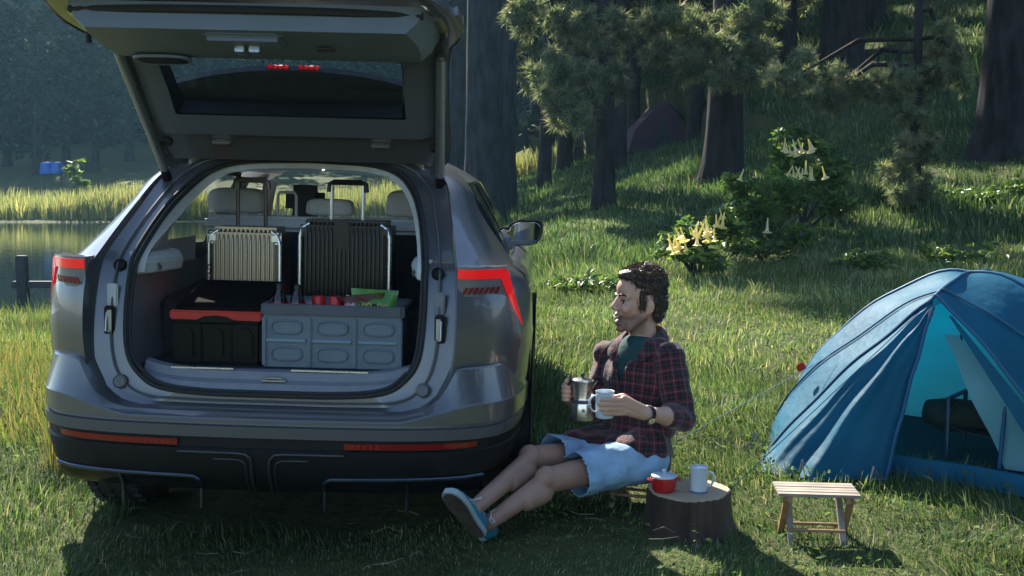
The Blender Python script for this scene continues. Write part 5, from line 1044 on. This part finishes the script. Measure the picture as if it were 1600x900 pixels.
SKIN = bpy.data.materials.new('skin'); SKIN.use_nodes = True; n = SKIN.node_tree.nodes; p_ = n['Principled BSDF']; a_n = n.new('ShaderNodeVertexColor'); a_n.layer_name = 'col'; SKIN.node_tree.links.new(a_n.outputs[0], p_.inputs['Base Color']); p_.inputs['Roughness'].default_value = .48; p_.inputs['Subsurface Weight'].default_value = .12; p_.inputs['Subsurface Radius'].default_value = (.012, .004, .002); p_.inputs['Specular IOR Level'].default_value = .4
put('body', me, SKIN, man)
# face details
EYEW = mat('eye_white', (.6, .58, .55), .2); DARKB = mat('dark_hair', (.018, .012, .009), .55); TEETH = mat('teeth', (.72, .70, .66), .3); LIPIN = mat('mouth_inside', (.10, .025, .02), .5)
for s in (-1, 1):
    mb = MB(); ell(mb, L_(H(.0700, s*.031, .008)), (.0120*HS, .012*HS, .0075*HS), HB, 14); ey = mb.build('eye', EYEW, man); mb = MB(); ell(mb, L_(H(.0775, s*.0325, .008)), (.0062, .0068, .0068), HB, 12); mb.build('iris', DARKB, ey)
    mb = MB(); mb.tube([L_(H(x, s*y, z)) for x, y, z in ((.0905, .010, .031), (.088, .024, .037), (.080, .040, .036), (.071, .050, .030))], [.004, .005, .0045, .002], 6, flat=1.2); mb.build('eyebrow', DARKB, man)
    mb = MB(); mb.tube([L_(H(x, s*y, z)) for x, y, z in ((.084, .018, .013), (.0838, .028, .0165), (.0795, .038, .014), (.074, .044, .009))], .0026, 6); mb.build('eyelash', DARKB, man)
mp_ = [(.0935-.42*y*y*10, y, -.0575+7*y*y*1.3) for y in np.linspace(-.031, .031, 13)]
mb = MB(); mb.loft([[L_(H(x+.003, y, z+.0045*max(.12, 1-(y/.031)**2))), L_(H(x+.0042, y, z)), L_(H(x+.003, y, z-.0085*max(.1, 1-(y/.031)**2))), L_(H(x-.006, y, z))] for x, y, z in mp_]); mo = mb.build('mouth', LIPIN, man)
mb = MB(); mb.loft([[L_(H(x+.0048, y*.86, z+.0035*max(.15, 1-(y/.031)**2))), L_(H(x+.0056, y*.86, z-.001)), L_(H(x+.0046, y*.86, z-.0055*max(.1, 1-(y/.031)**2))), L_(H(x-.004, y*.86, z))] for x, y, z in mp_]); mb.build('teeth', TEETH, mo)
# hair
mb = MB(); hell((-.026, 0, .078), (.092, .080, .066)); hell((.030, 0, .112), (.058, .060, .030)); hell((-.080, 0, .015), (.036, .064, .075)); hell((-.072, 0, -.045), (.032, .050, .03)); hell((-.03, 0, .118), (.07, .062, .035))
for s in (-1, 1): hcap((.016, s*.066, .045), (.013, s*.068, -.012), .013, .008); hcap((-.05, s*.064, .02), (-.055, s*.058, -.04), .018, .016); hcap((.02, s*.055, .085), (-.05, s*.062, .075), .022, .024); hcap((-.01, s*.066, .055), (-.05, s*.066, .045), .016, .016)
hm_ = fuse(mb, .005, 2); 
nrm = [v.normal.copy() for v in hm_.vertices]
for v, nv_ in zip(hm_.vertices, nrm): v.co += nv_*(.0035*mnoise.noise(v.co*60)+.0022*mnoise.noise(Vector((v.co.x*90, v.co.y*90, v.co.z*240))))
hm_.transform(Matrix.Translation(-MO_))
HAIR = mat('brown_hair', (.040, .024, .014), .42, spec=.5, vary=.4, vscale=120); HAIRC = mat('curl_hair', (.15, .092, .045), .45, spec=.5, vary=.4, vscale=90, trans=.35)
ho = put('hair', hm_, HAIR, man)
mb = MB(); rh = np.random.default_rng(11); cen = L_(H(-.01, 0, .03)); back = HB @ Vector((-.8, 0, -.45))
vi = rh.choice(len(ho.data.vertices), 2000, replace=False); hv = [(ho.data.vertices[int(i)].co.copy(), ho.data.vertices[int(i)].normal.copy()) for i in vi]
for co_, nr_ in hv:
    q = HBt @ (co_+MO_-hc)/HS
    if q.x > .07 or nr_.dot(co_-cen) < 0: continue
    d_ = back+Vector(rh.normal(0, .28, 3)); d_ = (d_-nr_*d_.dot(nr_)).normalized(); ln_ = rh.uniform(.014, .030); up_ = rh.uniform(.002, .007); sw = Vector(rh.normal(0, .004, 3))
    mb.tube([co_-nr_*.002, co_+d_*ln_*.4+nr_*up_+sw, co_+d_*ln_*.8+nr_*up_*.9-sw, co_+d_*ln_+nr_*up_*.5], [.0016, .0017, .0012, .0003], 3)
so_ = mb.build('strands', HAIR, ho); so_['kind'] = 'stuff'
mb = MB()
for k in range(640):
    a = rh.uniform(0, 6.28); b = rh.uniform(.05, 1.05) if k < 560 else rh.uniform(.9, 1.35); base = np.array((-.022+.098*math.sin(b)*math.cos(a), .076*math.sin(b)*math.sin(a), .062+.082*math.cos(b)))
    if base[0] > .045 and base[2] < .095: continue
    if abs(base[1]) > .045 and base[0] > -.055 and base[2] < .052: continue
    nr = np.array((math.sin(b)*math.cos(a), math.sin(b)*math.sin(a), math.cos(b))); t1 = np.cross(nr, rh.normal(0, 1, 3)); t1 /= np.linalg.norm(t1); ph_ = rh.uniform(0, 6); r_ = rh.uniform(.005, .013); t2 = np.cross(nr, t1); lift = rh.uniform(.006, .024)*(1.35 if base[2] > .1 else .6)
    pts = [L_(H(*(base+nr*(lift*q)+t1*(r_*math.cos(ph_+5.0*q))+t2*(r_*math.sin(ph_+5.0*q))))) for q in np.linspace(0, 1, 6)]; mb.tube(pts, [.0026, .0028, .0026, .0022, .0018, .0007], 4)
cu = mb.build('curls', HAIRC, ho); cu['kind'] = 'stuff'
# shirt
mb = MB(); B = TBs
ell(mb, chest+tf_*.005, (.185, .125, .16), B); ell(mb, neckB.lerp(chest, .42), (.175, .10, .085), B); ell(mb, waist+tf_*.01, (.178, .132, .14), B); ell(mb, hipC+tf_*.02+Vector((0, 0, .02)), (.195, .155, .105), B); cap(mb, shL+Vector((0, 0, -.014)), shR+Vector((0, 0, -.014)), .060, .060); cap(mb, shL.lerp(neckB, .45)+Vector((0, 0, -.02)), shR.lerp(neckB, .45)+Vector((0, 0, -.02)), .066, .066); cap(mb, neckB+Vector((0, 0, -.055)), neckB+Vector((0, 0, -.03)), .085, .078)
cap(mb, shL+Vector((-.008, 0, -.012)), elL, .062, .060); cap(mb, elL, elL.lerp(wrL, .30), .062, .054); cap(mb, shR+Vector((.008, 0, -.012)), elR, .062, .060); cap(mb, elR, elR.lerp(wrR, .50), .058, .050)
cap(mb, hipR+Vector((0, 0, .03)), hipR.lerp(kneR, .50)+Vector((0, 0, .022)), .11, .088); cap(mb, hipL+Vector((.0, 0, .04)), hipL.lerp(kneL, .12)+Vector((0, 0, .04)), .10, .09); cap(mb, hipC+Vector((.06, .02, -.03)), hipC+Vector((.05, -.03, -.02)), .11, .11)
sm = fuse(mb, .0075, 4); spine0, spine1 = hipC, neckB
nrm = [v.normal.copy() for v in sm.vertices]; segs = [(shL, elL, 1), (elL, wrL, 2), (shR, elR, 3), (elR, wrR, 4)]; UV = []
for v, nv_ in zip(sm.vertices, nrm):
    co = v.co.copy(); best = None
    for a, b, i in segs:
        ab = b-a; t_ = max(.16, min(1, (co-a).dot(ab)/ab.length_squared)); d = (co-a-ab*t_).length-.066
        if best is None or d < best[0]: best = (d, i, a, b, t_)
    rel = co-spine0; tt = rel.dot(tu_); rad = rel-tu_*tt; inT = rad.dot(tl_)**2/.17**2+rad.dot(tf_)**2/.125**2
    if best[0] < .012 and inT > .95:
        a, b = best[2], best[3]; ab = (b-a).normalized(); q = (co-a)-ab*((co-a).dot(ab)); e1 = ab.cross(Vector((0, 1, 0))).normalized(); e2 = ab.cross(e1); UV.append((math.atan2(q.dot(e2), q.dot(e1))*.062+best[1]*.013, (co-a).dot(ab), 0))
    else: UV.append((math.atan2(rad.dot(tl_), rad.dot(tf_))*.165, tt, 0))
    lo = co-spine0; w1 = math.sin(rel.dot(tl_)*42+tt*9+3*mnoise.noise(co*6)); w2 = mnoise.noise(co*13); w3 = mnoise.noise(Vector((co.x*26, co.y*26, co.z*9)))
    v.co = co+nv_*(.0035*w1*(1 if tt < .2 else .4)+.010*w2+.005*w3)
at_ = sm.attributes.new('plaid', 'FLOAT_VECTOR', 'POINT'); at_.data.foreach_set('vector', [c for u in UV for c in u])
def in_v(co):
    r = co-neckB; a = r.dot(tl_)+.004; b = r.dot(tf_); c = r.z; return b > .015 and -.175 < c < .09 and abs(a) < .052*(1+(c+.0)/.175)+.002 or (c > -.012 and (r-Vector((0, 0, c))).length < .075+.5*max(0, .02-c)*0)
cut(sm, in_v); sm.transform(Matrix.Translation(-MO_))
def plaid():
    m = bpy.data.materials.new('plaid'); m.use_nodes = True; n = m.node_tree.nodes; l = m.node_tree.links; p = n['Principled BSDF']; p.inputs['Roughness'].default_value = .9; p.inputs['Sheen Weight'].default_value = .25; p.inputs['Specular IOR Level'].default_value = .2
    a = n.new('ShaderNodeAttribute'); a.attribute_name = 'plaid'; sp_ = n.new('ShaderNodeSeparateXYZ'); l.new(a.outputs['Vector'], sp_.inputs[0]); cols = []
    for k, per in ((0, .050), (1, .046)):
        d = n.new('ShaderNodeMath'); d.operation = 'DIVIDE'; d.inputs[1].default_value = per; l.new(sp_.outputs[k], d.inputs[0]); f = n.new('ShaderNodeMath'); f.operation = 'FRACT'; l.new(d.outputs[0], f.inputs[0])
        r = n.new('ShaderNodeValToRGB'); r.color_ramp.interpolation = 'CONSTANT'; e = r.color_ramp.elements; e[0].position = 0; e[0].color = (.012, .012, .015, 1); e[1].position = .26; e[1].color = (.105, .014, .022, 1)
        for pos, c in ((.48, (.135, .115, .125)), (.56, (.105, .014, .022)), (.72, (.012, .012, .015)), (.92, (.055, .055, .07))): q = e.new(pos); q.color = (*c, 1)
        l.new(f.outputs[0], r.inputs[0]); cols.append(r)
    mx = n.new('ShaderNodeMix'); mx.data_type = 'RGBA'; mx.inputs[0].default_value = .5; l.new(cols[0].outputs[0], mx.inputs[6]); l.new(cols[1].outputs[0], mx.inputs[7]); l.new(mx.outputs[2], p.inputs['Base Color'])
    tc = n.new('ShaderNodeTexCoord'); nz = n.new('ShaderNodeTexNoise'); nz.inputs['Scale'].default_value = 26; nz.inputs['Detail'].default_value = 4; l.new(tc.outputs['Object'], nz.inputs[0]); bp = n.new('ShaderNodeBump'); bp.inputs['Strength'].default_value = .5; bp.inputs['Distance'].default_value = .012; l.new(nz.outputs[0], bp.inputs['Height']); l.new(bp.outputs[0], p.inputs['Normal']); return m
PLAID = plaid(); shirt = put('shirt', sm, PLAID, man, 80); sd_ = shirt.modifiers.new('t', 'SOLIDIFY'); sd_.thickness = .004
# collar and placket
def nk(a, b, c): return L_(neckB+tl_*a+tf_*b+Vector((0, 0, c)))
for s in (-1, 1):
    pa = [nk(s*x, y, z) for x, y, z in ((.0, -.078, .052), (.050, -.062, .048), (.078, -.010, .034), (.074, .050, .004), (.056, .092, -.035), (.034, .118, -.085))]; pb = [nk(s*x, y, z) for x, y, z in ((.0, -.100, .004), (.070, -.082, .0), (.115, -.02, -.008), (.122, .062, -.030), (.112, .112, -.062), (.070, .140, -.100))]
    A_, B_ = crom(pa, 16), crom(pb, 16); mb = MB(); mb.grid([[tuple(a), tuple((a+b)/2+np.array((0, 0, .012))), tuple(b)] for a, b in zip(A_, B_)]); c_o = mb.build('collar', PLAID, shirt, solid=.004, smooth=70)
    at2 = c_o.data.attributes.new('plaid', 'FLOAT_VECTOR', 'POINT'); at2.data.foreach_set('vector', [q for v in c_o.data.vertices for q in (v.co.x, v.co.z, 0)])
mb = MB(); ell(mb, neckB.lerp(chest, .80)+tf_*.012, (.130, .106, .170), B); cap(mb, neckB+Vector((0, 0, -.10)), neckB+Vector((0, 0, -.060))+tf_*.016, .082, .070); um = fuse(mb, .009, 4); um.transform(Matrix.Translation(-MO_)); put('undershirt', um, mat('dark_green_tee', (.012, .055, .058), .9, vary=.15, vscale=20, bump=.3, bscale=40), man)
# shorts
mb = MB(); ell(mb, hipC+Vector((0, 0, -.01)), (.172, .135, .105), B)
for h_, k_, t_ in ((hipL, kneL, .80), (hipR, kneR, .84)): cap(mb, h_, h_.lerp(k_, t_), .104, .088); cap(mb, h_.lerp(k_, .35), h_.lerp(k_, t_), .098, .095)
sm2 = fuse(mb, .0085, 4)
def hem(co):
    dl = [((co-h_-(k_-h_)*max(0, min(1, (co-h_).dot(k_-h_)/(k_-h_).length_squared))).length, (co-h_).dot(k_-h_)/(k_-h_).length_squared, t_) for h_, k_, t_ in ((hipL, kneL, .74), (hipR, kneR, .78))]; d = min(dl); return d[1] > d[2]
nrm = [v.normal.copy() for v in sm2.vertices]
for v, nv_ in zip(sm2.vertices, nrm): v.co += nv_*(.013*mnoise.noise(v.co*12)+.004*mnoise.noise(Vector((v.co.x*14, v.co.y*34, v.co.z*34))))
cut(sm2, hem); sm2.transform(Matrix.Translation(-MO_)); so = put('shorts', sm2, mat('light_blue_denim', (.24, .40, .56), .85, vary=.14, vscale=14, bump=.35, bscale=50), man, 80); sd_ = so.modifiers.new('t', 'SOLIDIFY'); sd_.thickness = .004
# shoes
SHO = mat('teal_canvas', (.018, .17, .24), .8, vary=.15, vscale=25, bump=.3, bscale=150); SOLE = mat('pale_sole', (.30, .36, .36), .6); SOLB = mat('worn_rubber', (.06, .045, .035), .8, vary=.3, vscale=30); LACE = mat('white_lace', (.6, .6, .58), .7)
def shoe(heel, toe, ank):
    fx = (toe-heel); Ls = fx.length; fx.normalize(); up = (ank-heel); up = (up-fx*up.dot(fx)).normalized(); sd2 = up.cross(fx); Q = lambda x, y, z: L_(heel+fx*(x*Ls)+sd2*y+up*z)
    sec = [(.0, .018, .050), (.03, .026, .066), (.12, .030, .072), (.26, .030, .073), (.40, .032, .064), (.55, .037, .050), (.70, .041, .042), (.84, .039, .036), (.94, .030, .028), (1.0, .011, .016)]
    mb = MB(); mb.loft([[Q(x, w_*math.copysign(abs(math.cos(a))**.75, math.cos(a)), .012+(h_-.012)*max(0, math.sin(a))**.8 if math.sin(a) > 0 else .012) for a in np.linspace(-.4, math.pi+.4, 15)] for x, w_, h_ in sec]); sh_ = mb.build('shoe', SHO, man, smooth=60)
    mb = MB(); mb.loft([[Q(x*1.02-.01, y*(w_+.004), z) for y, z in ((-1, -.008), (1, -.008), (1, .016), (-1, .016))] for x, w_, h_ in sec]); mb.build('sole', SOLE, sh_, smooth=30, bevel=.002)
    mb = MB(); mb.loft([[Q(x*.99, y*(w_-.001), z) for y, z in ((-1, -.013), (1, -.013), (1, -.007), (-1, -.007))] for x, w_, h_ in sec]); mb.build('tread', SOLB, sh_)
    for k in range(4):
        x = .40+.075*k; hh = float(np.interp(x, [c[0] for c in sec], [c[2] for c in sec])); mb = MB(); mb.tube([Q(x, -.024, hh-.010), Q(x+.02, 0, hh+.003), Q(x, .024, hh-.010)], .0035, 5); mb.build('lace', LACE, sh_)
    mb = MB()
    for s in (-1, 1): mb.tube([Q(.40, 0, .078), Q(.36, s*.018, .092), Q(.42, s*.034, .090), Q(.44, s*.02, .078), Q(.41, 0, .078)], .003, 5)
    mb.build('lace_bow', LACE, sh_)
shoe(at(750, 836, 4.06), at(700, 768, 3.93), ankR+Vector((0, 0, .01))); shoe(at(757, 838, 4.20), at(714, 778, 4.10), ankL)
# watch
wp = wrL.lerp(elL, .08); wd_ = (elL-wrL).normalized(); mb = MB(); e1 = wd_.cross(Vector((0, 0, 1))).normalized(); e2 = wd_.cross(e1)
for dd in (-.007, 0, .007): mb.tube([L_(wp+wd_*dd+e1*(.031*math.cos(a))+e2*(.031*math.sin(a))) for a in np.linspace(0, 2*math.pi, 25)], .0035, 6, False)
wt = mb.build('watch', CAP, man); nv = Vector((-.15, -.9, -.45)); nv = (nv-wd_*nv.dot(wd_)).normalized(); Mx = Matrix.Translation(L_(wp+nv*.033)) @ nv.to_track_quat('Z', 'Y').to_matrix().to_4x4()
mb = MB(); mb.lathe([(.0, .008), (.0135, .008), (.0165, .006), (.017, 0), (.015, -.004)], 20, Mx); mb.build('watch_case', mat('gold_case', (.70, .50, .20), .25, .9), wt); mb = MB(); mb.lathe([(0, .0086), (.0115, .0086), (.012, .008)], 20, Mx); mb.build('watch_dial', mat('cream_dial', (.75, .70, .52), .3), wt)
# mug and coffee pot in his hands
mg = thing('held_mug', 'white enamel mug held in the seated man\'s hand', 'mug', mugc); mug(mg, .106, .0365, -1, R(14))
pt = thing('coffee_pot', 'aluminium stovetop coffee pot held by the seated man', 'coffee pot', potc, (0, .03, 0))
def octo(prof, rot=R(22.5)): return [[(r*math.cos(2*math.pi*k/8+rot), r*math.sin(2*math.pi*k/8+rot), z) for k in range(8)] for r, z in prof]
ALU = mat('worn_aluminium', (.60, .60, .60), .22, .95, rvary=.08, vscale=25)
mb = MB(); mb.loft(octo([(.050, 0), (.051, .004), (.043, .068), (.042, .072)])); mb.build('boiler', ALU, pt, bevel=.0015); mb = MB(); mb.lathe([(.041, .071), (.043, .074), (.043, .082), (.041, .085)], 24); mb.build('collar', M['trimd'], pt)
mb = MB(); mb.loft(octo([(.038, .084), (.036, .09), (.046, .158), (.047, .162)])); mb.loft([[(.040, -.014, .13), (.040, .014, .13), (.046, .0, .12)], [(.062, -.006, .164), (.062, .006, .164), (.058, 0, .155)]]); mb.build('jug', ALU, pt, bevel=.0015)
mb = MB(); mb.loft(octo([(.048, .162), (.048, .166), (.03, .172), (.010, .175)])); ld = mb.build('lid', ALU, pt, bevel=.001); mb = MB(); mb.lathe([(.004, .172), (.006, .178), (.008, .186), (.007, .194), (.0, .196)], 12); mb.build('knob', CAP, ld)
mb = MB(); mb.tube([(-.040, 0, .158), (-.052, 0, .163), (-.060, 0, .158), (-.060, 0, .12), (-.060, 0, .085), (-.058, 0, .07)], [.007, .008, .008, .0075, .0075, .006], 8); mb.build('handle', CAP, pt)
mb = MB(); mb.lathe([(0, -.004), (.006, -.003), (.007, .0), (.004, .003), (0, .004)], 10, Matrix.Translation((.005, -.047, .045)) @ Euler((R(90), 0, 0)).to_matrix().to_4x4()); mb.build('valve', M['steel'], pt)
# ------------------------------------------------------------------ haze over the whole place
hz = MB(); hz.box((0, 200, 28), (846, 646, 64)); hm = bpy.data.materials.new('haze'); hm.use_nodes = True; n = hm.node_tree.nodes; n.remove(n['Principled BSDF'])
pv = n.new('ShaderNodeVolumePrincipled'); pv.inputs['Color'].default_value = (.34, .68, .95, 1); pv.inputs['Density'].default_value = .00038; pv.inputs['Anisotropy'].default_value = .3
hm.node_tree.links.new(pv.outputs[0], n['Material Output'].inputs['Volume'])
tag(hz.build('haze', hm, None, smooth=0), 'thin blue haze in the air', 'haze', kind='stuff')
